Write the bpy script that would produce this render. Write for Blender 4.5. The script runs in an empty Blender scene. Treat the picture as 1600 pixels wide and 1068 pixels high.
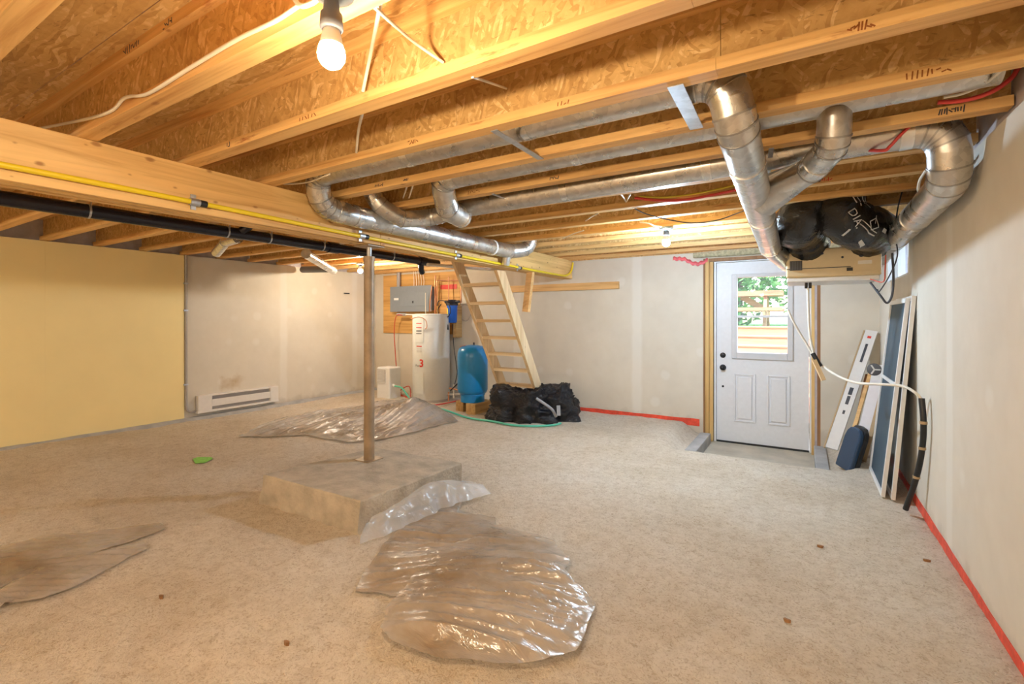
import bpy, bmesh, math, random
from mathutils import Vector, Matrix, noise
random.seed(7)
PI = math.pi
scn = bpy.context.scene
COL = scn.collection
# ------------------------------------------------------------------ camera
FPX = 748.0; HY = 498.5; H = 1.195
ANG = math.atan(456 / FPX); SA, CA = math.sin(ANG), math.cos(ANG)
cam_d = bpy.data.cameras.new('camera'); cam = bpy.data.objects.new('camera', cam_d); COL.objects.link(cam)
cam.location = (0, 0, H); cam.rotation_euler = (PI / 2, 0, ANG)
cam_d.sensor_width = 36; cam_d.lens = FPX / 1600 * 36; cam_d.shift_y = -(534 - HY) / 1600
cam_d.clip_start = 0.02; cam_d.clip_end = 200
scn.camera = cam
# ------------------------------------------------------------------ world, sun, exposure
w = bpy.data.worlds.new('sky'); scn.world = w; w.use_nodes = True
nt = w.node_tree; bg = nt.nodes['Background']
sky = nt.nodes.new('ShaderNodeTexSky'); sky.sky_type = 'NISHITA'; sky.sun_elevation = math.radians(50); sky.sun_rotation = math.radians(35); sky.sun_disc = False
nt.links.new(sky.outputs[0], bg.inputs[0]); bg.inputs[1].default_value = 0.5
sun_d = bpy.data.lights.new('sun', 'SUN'); sun_d.energy = 7.0; sun_d.angle = 0.01; sun_d.color = (1, .95, .85)
sun = bpy.data.objects.new('sun', sun_d); COL.objects.link(sun); sun.rotation_euler = (math.radians(38), 0, math.radians(-50)); sun.location = (0, 9, 8)
vs = scn.view_settings; vs.view_transform = 'Standard'; vs.look = 'None'; vs.gamma = 1; vs.use_curve_mapping = False
vs.exposure = 1.2
E_WARM, E_COOL, E_LEFT, E_FILL = 540, 1450, 750, 1250      # radiance of the bulbs; the last is for the added fill pair

# ------------------------------------------------------------------ helpers
def P(px, py, X=None, Y=None, Z=None, F=None):
    u = (px - 800) / FPX; v = (HY - py) / FPX
    dx = CA * u - SA; dy = SA * u + CA
    if F is None:
        F = X / dx if X is not None else (Y / dy if Y is not None else (Z - H) / v)
    return Vector((dx * F, dy * F, H + v * F))

class MB:
    def __init__(s): s.v = []; s.f = []; s.sm = []
    def add(s, vs_, fs_, smooth=False):
        o = len(s.v); s.v += [Vector(q) for q in vs_]
        s.f += [tuple(i + o for i in f) for f in fs_]; s.sm += [smooth] * len(fs_); return s
    def box(s, a, b):
        x0, y0, z0 = a; x1, y1, z1 = b
        return s.add([(x0,y0,z0),(x1,y0,z0),(x1,y1,z0),(x0,y1,z0),(x0,y0,z1),(x1,y0,z1),(x1,y1,z1),(x0,y1,z1)],
                     [(0,3,2,1),(4,5,6,7),(0,1,5,4),(1,2,6,5),(2,3,7,6),(3,0,4,7)])
    def bar(s, p, q, wd, th, up=(0,0,1)):
        """box from p to q; wd across 'side' axis, th along 'up' axis"""
        p = Vector(p); q = Vector(q); d = (q - p).normalized(); up = Vector(up)
        sd = d.cross(up)
        if sd.length < 1e-4: sd = d.cross(Vector((0,1,0)))
        sd.normalize(); u = sd.cross(d).normalized()
        vs_ = []
        for c in (p, q):
            for a, b in ((-1,-1),(1,-1),(1,1),(-1,1)): vs_.append(c + sd * (a * wd / 2) + u * (b * th / 2))
        return s.add(vs_, [(3,2,1,0),(4,5,6,7),(0,1,5,4),(1,2,6,5),(2,3,7,6),(3,0,4,7)])
    def tube(s, pts, r, n=12, caps=True, split=False, rf=None, ts=None, te=None):
        pts = [Vector(p) for p in pts]; m = len(pts); rings = []
        t0 = ts if ts is not None else (pts[1] - pts[0]).normalized()
        ref = Vector((0,0,1)) if abs(t0.z) < .9 else Vector((1,0,0))
        nrm = t0.cross(ref).normalized()
        prev = t0
        for i, p in enumerate(pts):
            if i == 0: t = t0
            elif i == m - 1: t = te if te is not None else (pts[i] - pts[i-1]).normalized()
            else:
                a = (pts[i] - pts[i-1]).normalized(); b = (pts[i+1] - pts[i]).normalized()
                t = (a + b); t = t.normalized() if t.length > 1e-6 else a
            q = prev.rotation_difference(t); nrm = (q @ nrm).normalized(); prev = t
            bn = t.cross(nrm).normalized()
            rr = r if not isinstance(r, (list, tuple)) else r[i]
            k = 1.0
            if 0 < i < m - 1:
                a = (pts[i] - pts[i-1]).normalized(); k = 1.0 / max(.6, a.dot(t))
                ax = a - t * a.dot(t)
            ring = []
            for j in range(n):
                th = 2 * PI * j / n
                o = nrm * math.cos(th) + bn * math.sin(th)
                f = rr * (rf(i, j) if rf else 1)
                o = o * f
                if k > 1.0001:
                    axn = ax.normalized(); o = o + axn * (o.dot(axn) * (k - 1))
                ring.append(p + o)
            rings.append(ring)
        if split:
            for i in range(m - 1):
                s.add(rings[i] + rings[i+1], [(j, (j+1) % n, n + (j+1) % n, n + j) for j in range(n)], True)
        else:
            allv = [q for rg in rings for q in rg]
            s.add(allv, [(i*n + j, i*n + (j+1) % n, (i+1)*n + (j+1) % n, (i+1)*n + j) for i in range(m-1) for j in range(n)], True)
        if caps:
            s.add(rings[0], [tuple(reversed(range(n)))]); s.add(rings[-1], [tuple(range(n))])
        return s
    def lathe(s, prof, c=(0,0,0), n=32, axis='z', smooth=True):
        c = Vector(c); vs_ = []
        for (r, z) in prof:
            for j in range(n):
                th = 2 * PI * j / n; a, b = r * math.cos(th), r * math.sin(th)
                o = {'z': (a, b, z), 'y': (a, z, -b), 'x': (z, a, b)}[axis]
                vs_.append(c + Vector(o))
        m = len(prof)
        return s.add(vs_, [(i*n+j, i*n+(j+1) % n, (i+1)*n+(j+1) % n, (i+1)*n+j) for i in range(m-1) for j in range(n)], smooth)
    def prism(s, poly, off):
        n = len(poly); poly = [Vector(p) for p in poly]; off = Vector(off)
        return s.add(poly + [p + off for p in poly], [tuple(reversed(range(n))), tuple(range(n, 2*n))] + [(i, (i+1) % n, n + (i+1) % n, n + i) for i in range(n)])

ORG = {}
def obj(name, mb, m, parent=None, bevel=0, origin=None, auto=None):
    me = bpy.data.meshes.new(name)
    if parent is not None: org = ORG[parent.name]
    elif origin is not None: org = Vector(origin)
    else:
        xs = [v.x for v in mb.v]; ys = [v.y for v in mb.v]; zs = [v.z for v in mb.v]
        org = Vector(((min(xs)+max(xs))/2, (min(ys)+max(ys))/2, min(zs)))
    me.from_pydata([tuple(v - org) for v in mb.v], [], mb.f)
    for p, sm in zip(me.polygons, mb.sm): p.use_smooth = sm
    me.materials.append(m); me.validate(); me.update()
    o = bpy.data.objects.new(name, me); COL.objects.link(o)
    if parent is not None: o.parent = parent
    else: o.location = org
    ORG[o.name] = org
    if bevel:
        b = o.modifiers.new('bevel', 'BEVEL'); b.width = bevel; b.segments = 2; b.limit_method = 'ANGLE'
    return o
def tag(o, label, cat, group=None, kind=None):
    o['label'] = label; o['category'] = cat
    if group: o['group'] = group
    if kind: o['kind'] = kind
    return o
def thing(name, label, cat, loc=(0,0,0), group=None, kind=None):
    o = bpy.data.objects.new(name, None); COL.objects.link(o); o.location = loc; o.empty_display_size = .1
    ORG[o.name] = Vector(loc); return tag(o, label, cat, group, kind)
def box(a, b): return MB().box(a, b)

def smooth_path(pts, n=8):
    pts = [Vector(p) for p in pts]; out = []
    ext = [pts[0]*2 - pts[1]] + pts + [pts[-1]*2 - pts[-2]]
    for i in range(1, len(ext) - 2):
        p0, p1, p2, p3 = ext[i-1], ext[i], ext[i+1], ext[i+2]
        for k in range(n):
            t = k / n
            out.append(.5 * ((2*p1) + (p2-p0)*t + (2*p0-5*p1+4*p2-p3)*t*t + (3*p1-p0-3*p2+p3)*t**3))
    out.append(pts[-1]); return out

# ------------------------------------------------------------------ materials
def newmat(name):
    m = bpy.data.materials.new(name); m.use_nodes = True; nt = m.node_tree
    return m, nt, nt.nodes['Principled BSDF']
def N(nt, typ, **kw):
    n = nt.nodes.new(typ)
    for k, v in kw.items(): setattr(n, k, v)
    return n
def setin(nd, **kw):
    for k, v in kw.items(): nd.inputs[k].default_value = v
def pos(nt, scale=(1,1,1), rot=(0,0,0), loc=(0,0,0)):
    g = N(nt, 'ShaderNodeNewGeometry'); mp = N(nt, 'ShaderNodeMapping')
    mp.inputs['Scale'].default_value = scale; mp.inputs['Rotation'].default_value = rot; mp.inputs['Location'].default_value = loc
    nt.links.new(g.outputs['Position'], mp.inputs['Vector']); return mp.outputs[0]
def ramp(nt, fac, stops):
    r = N(nt, 'ShaderNodeValToRGB'); e = r.color_ramp.elements
    while len(e) < len(stops): e.new(.5)
    for el, (p, c) in zip(e, stops): el.position = p; el.color = (*c, 1) if len(c) == 3 else c
    nt.links.new(fac, r.inputs[0]); return r.outputs[0]
def noi(nt, vec, scale, detail=4, rough=.55, dist=0):
    n = N(nt, 'ShaderNodeTexNoise'); setin(n, Scale=scale, Detail=detail, Roughness=rough, Distortion=dist)
    nt.links.new(vec, n.inputs['Vector']); return n.outputs['Fac']
def mix(nt, fac, a, b, mode='MIX'):
    m = N(nt, 'ShaderNodeMix', data_type='RGBA', blend_type=mode)
    for i, v in ((0, fac), (6, a), (7, b)):
        if isinstance(v, bpy.types.NodeSocket): nt.links.new(v, m.inputs[i])
        elif i == 0: m.inputs[0].default_value = v
        else: m.inputs[i].default_value = (*v, 1)
    return m.outputs[2]
def bump(nt, bs, h, strength=.3, dist=.01):
    b = N(nt, 'ShaderNodeBump'); setin(b, Strength=strength, Distance=dist)
    nt.links.new(h, b.inputs['Height']); nt.links.new(b.outputs[0], bs.inputs['Normal'])
def mat(name, c, rough=.6, metal=0, var=.12, scale=6, bmp=0, bscale=40, stretch=(1,1,1), spec=None, coat=0):
    m, nt, bs = newmat(name)
    v = pos(nt, stretch)
    f = noi(nt, v, scale, 5)
    lo = tuple(max(0, x * (1 - var)) for x in c); hi = tuple(min(1, x * (1 + var)) for x in c)
    nt.links.new(ramp(nt, f, [(.3, lo), (.7, hi)]), bs.inputs['Base Color'])
    setin(bs, Roughness=rough, Metallic=metal)
    if spec is not None: bs.inputs['Specular IOR Level'].default_value = spec
    if coat: bs.inputs['Coat Weight'].default_value = coat
    if bmp: bump(nt, bs, noi(nt, v, bscale, 4), bmp)
    return m
def osb(name, plane='xz', tone=1.0):
    m, nt, bs = newmat(name)
    g = N(nt, 'ShaderNodeNewGeometry'); sp = N(nt, 'ShaderNodeSeparateXYZ'); nt.links.new(g.outputs['Position'], sp.inputs[0])
    cb = N(nt, 'ShaderNodeCombineXYZ')
    nt.links.new(sp.outputs[0], cb.inputs[0]); nt.links.new(sp.outputs[2 if plane == 'xz' else 1], cb.inputs[1])
    mt = N(nt, 'ShaderNodeMath', operation='MULTIPLY'); mt.inputs[1].default_value = 9.0
    nt.links.new(sp.outputs[1 if plane == 'xz' else 2], mt.inputs[0]); nt.links.new(mt.outputs[0], cb.inputs[2])
    nz = N(nt, 'ShaderNodeTexNoise'); setin(nz, Scale=7.0, Detail=2.0); nt.links.new(cb.outputs[0], nz.inputs['Vector'])
    vm = N(nt, 'ShaderNodeVectorMath', operation='MULTIPLY_ADD'); nt.links.new(nz.outputs['Color'], vm.inputs[0]); vm.inputs[1].default_value = (.05,.05,0); nt.links.new(cb.outputs[0], vm.inputs[2])
    layers = []
    angs = (.25, -.5, .95, 1.9) if plane == 'xz' else (.1, -.15, .25, -.05)
    sc = (16, 70) if plane == 'xz' else (5, 60)
    for i, an in enumerate(angs):
        mp = N(nt, 'ShaderNodeMapping'); mp.inputs['Rotation'].default_value = (0, 0, an); mp.inputs['Location'].default_value = (i*3.1, i*1.7, 0)
        nt.links.new(vm.outputs[0], mp.inputs['Vector'])
        m2 = N(nt, 'ShaderNodeVectorMath', operation='MULTIPLY'); nt.links.new(mp.outputs[0], m2.inputs[0]); m2.inputs[1].default_value = (sc[0], sc[1], 1)
        vo = N(nt, 'ShaderNodeTexVoronoi', voronoi_dimensions='2D'); setin(vo, Scale=1.0); nt.links.new(m2.outputs[0], vo.inputs['Vector'])
        s2 = N(nt, 'ShaderNodeSeparateColor'); nt.links.new(vo.outputs['Color'], s2.inputs[0]); layers.append(s2)
    val = layers[0].outputs[0]
    for L in layers[1:]:
        gt = N(nt, 'ShaderNodeMath', operation='GREATER_THAN'); nt.links.new(L.outputs[2], gt.inputs[0]); gt.inputs[1].default_value = .6
        mx = N(nt, 'ShaderNodeMix', data_type='FLOAT'); nt.links.new(gt.outputs[0], mx.inputs[0]); nt.links.new(val, mx.inputs[2]); nt.links.new(L.outputs[0], mx.inputs[3]); val = mx.outputs[0]
    fine = noi(nt, vm.outputs[0], 34, 4, .6)
    ad = N(nt, 'ShaderNodeMath', operation='MULTIPLY_ADD'); nt.links.new(fine, ad.inputs[0]); ad.inputs[1].default_value = .75; vs2 = N(nt, 'ShaderNodeMath', operation='MULTIPLY'); vs2.inputs[1].default_value = .62; nt.links.new(val, vs2.inputs[0]); nt.links.new(vs2.outputs[0], ad.inputs[2])
    T = tone
    cr = ramp(nt, ad.outputs[0], [(.10, (.26*T,.12*T,.03*T)), (.28, (.46*T,.26*T,.085*T)), (.6, (.60*T,.375*T,.14*T)), (.9, (.68*T,.45*T,.185*T)), (1.0, (.78*T,.57*T,.28*T))])
    spk = N(nt, 'ShaderNodeMapping'); spk.inputs['Scale'].default_value = (14, 60, 1); spk.inputs['Rotation'].default_value = (0, 0, .5); nt.links.new(vm.outputs[0], spk.inputs['Vector'])
    cr = mix(nt, ramp(nt, noi(nt, spk.outputs[0], 1.0, 4, .7, 1.5), [(.62, (0,0,0)), (.70, (.75,.75,.75))]), cr, (.17*T,.075*T,.02*T))
    big = noi(nt, cb.outputs[0], 2.2, 2)
    nt.links.new(mix(nt, .35, cr, ramp(nt, big, [(.3,(.55,.42,.28)),(.7,(1,.95,.85))]), 'MULTIPLY'), bs.inputs['Base Color'])
    setin(bs, Roughness=.62); bump(nt, bs, ad.outputs[0], .25, .004); return m
def wood(name, c_lo, c_hi, axis='x', knots=0, rough=.6, red=0):
    m, nt, bs = newmat(name)
    st = {'x': (1.2, 26, 26), 'y': (26, 1.2, 26), 'z': (26, 26, 1.2)}[axis]
    v = pos(nt, st)
    f = noi(nt, v, 1.0, 6, .6, .6)
    col = ramp(nt, f, [(.28, c_lo), (.52, c_hi), (.75, tuple(min(1, x*1.12) for x in c_hi))])
    v2 = pos(nt, {'x': (.9, 5, 5), 'y': (5, .9, 5), 'z': (5, 5, .9)}[axis])
    big = noi(nt, v2, 1.0, 2)
    col = mix(nt, .5, col, ramp(nt, big, [(.3, (.7,.52,.34)), (.65, (1, 1, 1))]), 'MULTIPLY')
    if red:
        sp = ramp(nt, noi(nt, pos(nt, {'x': (2.2, 14, 14), 'y': (14, 2.2, 14), 'z': (14, 14, 2.2)}[axis]), 1.0, 6, .7), [(.62, (0,0,0)), (.72, (red,)*3)])
        col = mix(nt, sp, col, (.36, .10, .02))
    if knots:
        kv = pos(nt, {'x': (3, 6, 6), 'y': (.6, 4.2, 10), 'z': (6, 6, 3)}[axis])
        vo = N(nt, 'ShaderNodeTexVoronoi'); setin(vo, Scale=1.0, Randomness=1.0)
        if axis == 'y':
            vo.voronoi_dimensions = '2D'; g9 = N(nt, 'ShaderNodeNewGeometry'); s9 = N(nt, 'ShaderNodeSeparateXYZ'); c9 = N(nt, 'ShaderNodeCombineXYZ'); nt.links.new(g9.outputs['Position'], s9.inputs[0])
            for a9, k9, o9 in ((1, 5.0, 0), (2, 9.0, 1)):
                m9 = N(nt, 'ShaderNodeMath', operation='MULTIPLY'); m9.inputs[1].default_value = k9; nt.links.new(s9.outputs[a9], m9.inputs[0]); nt.links.new(m9.outputs[0], c9.inputs[o9])
            kv = c9.outputs[0]
        nt.links.new(kv, vo.inputs['Vector'])
        s8 = N(nt, 'ShaderNodeSeparateColor'); nt.links.new(vo.outputs['Color'], s8.inputs[0]); a8 = N(nt, 'ShaderNodeMath', operation='MULTIPLY_ADD'); nt.links.new(s8.outputs[0], a8.inputs[0]); a8.inputs[1].default_value = .11 * knots; nt.links.new(vo.outputs['Distance'], a8.inputs[2])
        b8 = N(nt, 'ShaderNodeMath', operation='MULTIPLY_ADD'); nt.links.new(f, b8.inputs[0]); b8.inputs[1].default_value = .12; nt.links.new(a8.outputs[0], b8.inputs[2]); c8 = N(nt, 'ShaderNodeMath', operation='SUBTRACT'); nt.links.new(b8.outputs[0], c8.inputs[0]); c8.inputs[1].default_value = .06
        k = ramp(nt, c8.outputs[0], [(.0, (1,1,1)), (.09*knots, (.85,.85,.85)), (.16*knots, (0,0,0))])
        col = mix(nt, k, col, (c_lo[0]*.62, c_lo[1]*.5, c_lo[2]*.45))
    nt.links.new(col, bs.inputs['Base Color']); setin(bs, Roughness=rough)
    bump(nt, bs, f, .15, .003); return m
def galv(name, c=(.63,.62,.6), rough=.3):
    m, nt, bs = newmat(name)
    v = pos(nt); vo = N(nt, 'ShaderNodeTexVoronoi'); setin(vo, Scale=38.0); nt.links.new(v, vo.inputs['Vector'])
    s2 = N(nt, 'ShaderNodeSeparateColor'); nt.links.new(vo.outputs['Color'], s2.inputs[0])
    f = noi(nt, v, 9, 4)
    col = ramp(nt, s2.outputs[0], [(0, tuple(x*.88 for x in c)), (1, tuple(min(1, x*1.1) for x in c))])
    nt.links.new(col, bs.inputs['Base Color']); setin(bs, Metallic=.92)
    rr = N(nt, 'ShaderNodeMapRange'); setin(rr, **{'From Min': .3, 'From Max': .7, 'To Min': rough*.75, 'To Max': rough*1.35}); nt.links.new(f, rr.inputs[0]); nt.links.new(rr.outputs[0], bs.inputs['Roughness'])
    bump(nt, bs, noi(nt, v, 5, 2), .05, .01); return m
def plain(name, c, rough=.5, metal=0, **kw):
    m, nt, bs = newmat(name); v = pos(nt); f = noi(nt, v, 25, 3)
    nt.links.new(ramp(nt, f, [(.3, tuple(x*.95 for x in c)), (.7, c)]), bs.inputs['Base Color'])
    setin(bs, Roughness=rough, Metallic=metal)
    for k, q in kw.items(): bs.inputs[k].default_value = q
    return m
def emit(name, c, s):
    m, nt, bs = newmat(name); setin(bs, **{'Base Color': (*c, 1), 'Emission Color': (*c, 1), 'Emission Strength': s, 'Roughness': .3}); return m

def drywall(name, stripes, axis, base=(.66,.61,.52), spots=True, scorch=None):
    """paper-faced gypsum board with paler joint compound over seams and screw heads"""
    m, nt, bs = newmat(name)
    g = N(nt, 'ShaderNodeNewGeometry'); sp = N(nt, 'ShaderNodeSeparateXYZ'); nt.links.new(g.outputs['Position'], sp.inputs[0])
    v = pos(nt)
    f = noi(nt, v, 1.6, 4); f2 = noi(nt, v, 9, 5)
    col = ramp(nt, f, [(.3, tuple(x*.93 for x in base)), (.7, tuple(x*1.04 for x in base))])
    col = mix(nt, .25, col, ramp(nt, f2, [(.3, (.86,.83,.78)), (.7, (1,1,1))]), 'MULTIPLY')
    mud = (.74,.715,.66)
    co = sp.outputs[0 if axis == 'x' else 1]
    for s, wd in stripes:
        d = N(nt, 'ShaderNodeMath', operation='SUBTRACT'); nt.links.new(co, d.inputs[0]); d.inputs[1].default_value = s
        ab = N(nt, 'ShaderNodeMath', operation='ABSOLUTE'); nt.links.new(d.outputs[0], ab.inputs[0])
        wob = N(nt, 'ShaderNodeMath', operation='MULTIPLY_ADD'); nt.links.new(f2, wob.inputs[0]); wob.inputs[1].default_value = .06; nt.links.new(ab.outputs[0], wob.inputs[2])
        mk = ramp(nt, wob.outputs[0], [(wd/2 + .02, (.55,.55,.55)), (wd/2 + .055, (0,0,0))])
        col = mix(nt, mk, col, mud)
    if spots:
        vo = N(nt, 'ShaderNodeTexVoronoi'); setin(vo, Scale=2.5, Randomness=.55); nt.links.new(v, vo.inputs['Vector'])
        wob = N(nt, 'ShaderNodeMath', operation='MULTIPLY_ADD'); nt.links.new(f2, wob.inputs[0]); wob.inputs[1].default_value = .2; nt.links.new(vo.outputs['Distance'], wob.inputs[2])
        col = mix(nt, ramp(nt, wob.outputs[0], [(.2, (.4,.4,.4)), (.27, (0,0,0))]), col, mud)
    if scorch:
        y0, z0 = scorch
        vm = N(nt, 'ShaderNodeMapping'); vm.inputs['Location'].default_value = (0, -y0*2.6, -z0*3.6); vm.inputs['Scale'].default_value = (0, 2.6, 3.6)
        nt.links.new(g.outputs['Position'], vm.inputs['Vector'])
        ln = N(nt, 'ShaderNodeVectorMath', operation='LENGTH'); nt.links.new(vm.outputs[0], ln.inputs[0])
        wob = N(nt, 'ShaderNodeMath', operation='MULTIPLY_ADD'); nt.links.new(noi(nt, v, 5, 3), wob.inputs[0]); wob.inputs[1].default_value = 1.2; nt.links.new(ln.outputs['Value'], wob.inputs[2])
        col = mix(nt, ramp(nt, wob.outputs[0], [(.6, (.7,.7,.7)), (1.7, (0,0,0))]), col, (.42,.27,.10))
    dirt = N(nt, 'ShaderNodeMath', operation='MULTIPLY_ADD'); nt.links.new(f2, dirt.inputs[0]); dirt.inputs[1].default_value = .22; nt.links.new(sp.outputs[2], dirt.inputs[2])
    col = mix(nt, ramp(nt, dirt.outputs[0], [(.12, (.5,.5,.5)), (.2, (0,0,0))]), col, (.42,.36,.28))
    nt.links.new(col, bs.inputs['Base Color']); setin(bs, Roughness=.8); bump(nt, bs, f2, .06, .004)
    return m

M = {}
M['osb'] = osb('osb_web', 'xz', 1.1); M['osb_floor'] = osb('osb_subfloor', 'xy', 1.05)
M['flange'] = wood('pine_flange', (.56,.27,.075), (.80,.51,.20), 'x', .6, red=.9)
M['beam'] = wood('pine_beam', (.56,.32,.10), (.78,.52,.21), 'y', .8)
M['lumber'] = wood('pale_lumber_z', (.68,.49,.27), (.83,.66,.42), 'z', .5)
M['lumber_x'] = wood('pale_lumber_x', (.68,.49,.27), (.83,.66,.42), 'x', .5)
M['wood2x4'] = wood('orange_lumber', (.55,.30,.10), (.74,.47,.20), 'x', .5)
M['stud'] = wood('stud_wood', (.55,.33,.11), (.76,.53,.22), 'z', .4)
M['studdark'] = wood('dark_stud_wood', (.20,.09,.03), (.33,.17,.07), 'z')
M['block'] = wood('treated_block', (.33,.19,.06), (.55,.36,.15), 'y')
M['ply'] = wood('plywood_sheet', (.50,.26,.06), (.70,.41,.13), 'x', 0)
M['galv'] = galv('galvanized_steel'); M['strap'] = galv('strap_steel', (.60,.64,.70), .4)
M['seam'] = galv('seam_steel', (.42,.41,.40), .4)
M['foil'] = galv('foil_tape', (.75,.75,.74), .22)
M['post'] = mat('post_steel', (.36,.265,.175), .5, .35, .3, 6, .1)
M['abs'] = plain('black_abs', (.012,.014,.03), .22)
M['yellow_pipe'] = plain('yellow_gas_tube', (.82,.60,.02), .4)
M['black'] = plain('black_plastic', (.015,.015,.017), .4)
M['white'] = plain('white_plastic', (.80,.80,.79), .4)
M['cable'] = plain('white_cable', (.80,.74,.62), .5)
M['pex'] = plain('red_pex', (.72,.07,.06), .4)
M['redcord'] = plain('red_cord', (.60,.08,.04), .5)
M['green'] = plain('green_hose', (.10,.52,.38), .45)
M['copper'] = plain('copper_pipe', (.58,.27,.14), .38, .7)
M['concrete'] = mat('concrete', (.47,.415,.335), .85, 0, .2, 9, .9, 45)
M['concrete2'] = mat('grey_concrete', (.40,.40,.40), .85, 0, .18, 7, .4, 60)
M['slab'] = mat('sill_slab', (.52,.47,.38), .85, 0, .15, 5, .3, 40)
M['yellow_board'] = mat('yellow_board', (.88,.72,.35), .6, 0, .03, 2.5, .03, 30)
M['red_tape'] = mat('red_tape', (.72,.07,.035), .45, 0, .22, 22, .2, 60)
M['grey_metal'] = plain('grey_enamel', (.235,.265,.30), .45, .1)
M['conduit'] = plain('grey_conduit', (.40,.37,.35), .5)
M['enamel'] = plain('white_enamel', (.72,.73,.70), .35)
M['heater'] = plain('heater_enamel', (.76,.73,.70), .4)
M['blue'] = plain('blue_enamel', (.012,.23,.56), .28)
M['blue2'] = plain('bright_blue_plastic', (.01,.12,.62), .3)
M['sticker_y'] = plain('yellow_sticker', (.75,.66,.08), .5)
M['red'] = plain('red_print', (.70,.05,.03), .5)
M['greystrap'] = plain('grey_webbing', (.30,.31,.34), .6)
M['rust'] = plain('burnt_orange_stain', (.30,.09,.015), .6)
M['ink'] = plain('dark_ink', (.05,.05,.06), .6)
M['print'] = plain('grey_print', (.62,.62,.60), .6)
M['beige'] = plain('beige_enamel', (.68,.54,.32), .45)
M['door'] = plain('door_white', (.74,.76,.80), .42)
M['lite'] = plain('window_frame_plastic', (.62,.63,.66), .45)
M['bronze'] = plain('dark_bronze', (.03,.03,.035), .35, .6)
M['rubber'] = plain('rubber', (.02,.02,.02), .7)
M['navy'] = plain('navy_vinyl', (.012,.04,.09), .4)
M['pvc'] = plain('cream_pvc', (.78,.74,.66), .5)
M['pvc2'] = plain('lilac_white_pvc', (.72,.69,.71), .5)
M['box'] = plain('carton_white', (.74,.72,.70), .6)
M['kraft'] = plain('kraft_edge', (.45,.31,.17), .7)
M['insul'] = mat('mineral_wool', (.46,.42,.27), .95, 0, .3, 40, .8, 90)
M['pink'] = mat('red_sheathing_tape', (.80,.16,.18), .45, 0, .2, 30, .3, 40)
M['vapour'] = mat('vapour_barrier', (.50,.46,.48), .35, 0, .15, 12, .3, 18)
M['socket'] = plain('grey_socket', (.10,.10,.11), .5)
M['boxsteel'] = galv('box_steel', (.35,.40,.44), .45)
M['spray'] = mat('green_marker_paint', (.24,.60,.10), .7, 0, .2, 40)
M['redwood'] = wood('redwood', (.46,.20,.10), (.66,.34,.20), 'x', 0)
M['table_wood'] = wood('table_wood', (.36,.17,.09), (.52,.28,.16), 'x', 0)
M['grass'] = mat('lawn', (.16,.34,.08), .9, 0, .4, 12)
M['leaf'] = mat('foliage', (.17,.36,.12), .7, 0, .55, 7)
M['leaf2'] = mat('pale_foliage', (.34,.46,.20), .7, 0, .4, 7)
M['bark'] = mat('bark', (.16,.11,.07), .9, 0, .3, 12)
M['bulb_warm'] = emit('lit_bulb_warm', (1, .78, .51), E_WARM)
M['bulb_cool'] = emit('lit_bulb_cool', (.60, .80, 1), E_COOL)
M['bulb_left'] = emit('lit_bulb_soft', (1, .86, .66), E_LEFT)
M['bulb_fill'] = emit('lit_bulb_fill', (1, .82, .59), E_FILL)  # for the added fill bulbs out of view
M['bulbneck'] = plain('bulb_neck', (.82,.80,.76), .4)
def glass_mat(name, c, alpha, rough):
    m, nt, bs = newmat(name); setin(bs, **{'Base Color': (*c, 1), 'Alpha': alpha, 'Roughness': rough}); return m
M['glass'] = glass_mat('window_glass', (.9,.95,1), .08, .02)
m, nt, bs = newmat('poly_film'); v = pos(nt)
f = noi(nt, v, 1.7, 5, .6)
nt.links.new(ramp(nt, f, [(.36, (.33,.24,.155)), (.6, (.56,.51,.46))]), bs.inputs['Base Color'])
mr = N(nt, 'ShaderNodeMapRange'); setin(mr, **{'From Min': .3, 'From Max': .7, 'To Min': .58, 'To Max': .88}); nt.links.new(noi(nt, v, 2.6, 4), mr.inputs[0]); nt.links.new(mr.outputs[0], bs.inputs['Alpha'])
setin(bs, Roughness=.2); bs.inputs['Specular IOR Level'].default_value = 1.0; bs.inputs['IOR'].default_value = 1.6
bump(nt, bs, noi(nt, pos(nt, (2, 7, 4), (0, 0, .4)), 3.0, 4, .6, .8), .35, .03); M['film'] = m
m, nt, bs = newmat('clear_film'); v = pos(nt)
setin(bs, **{'Base Color': (.72,.73,.76,1), 'Alpha': .42, 'Roughness': .18}); bs.inputs['Specular IOR Level'].default_value = .9
bump(nt, bs, noi(nt, v, 9, 4, .6, 1), .6, .03); M['film2'] = m
m, nt, bs = newmat('black_bag'); v = pos(nt)
setin(bs, **{'Base Color': (.006,.0065,.010,1), 'Roughness': .2}); bs.inputs['Specular IOR Level'].default_value = .45
bump(nt, bs, noi(nt, v, 13, 5, .6, 1.2), .8, .03); M['bag'] = m
m, nt, bs = newmat('black_jacket'); v = pos(nt, (1, 1, 1))
setin(bs, **{'Base Color': (.009,.008,.008,1), 'Roughness': .24}); bs.inputs['Specular IOR Level'].default_value = .6
bump(nt, bs, noi(nt, v, 16, 4, .6, .8), .55, .02); M['jacket'] = m
m, nt, bs = newmat('screen_mesh'); v = pos(nt)
nt.links.new(ramp(nt, noi(nt, v, 3, 3), [(.3, (.035,.075,.12)), (.7, (.06,.105,.14))]), bs.inputs['Base Color']); setin(bs, Alpha=.8, Roughness=.6); M['screen'] = m
m, nt, bs = newmat('screen_mesh_light'); setin(bs, **{'Base Color': (.20,.25,.29,1), 'Alpha': .5, 'Roughness': .6}); M['screen2'] = m

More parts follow.
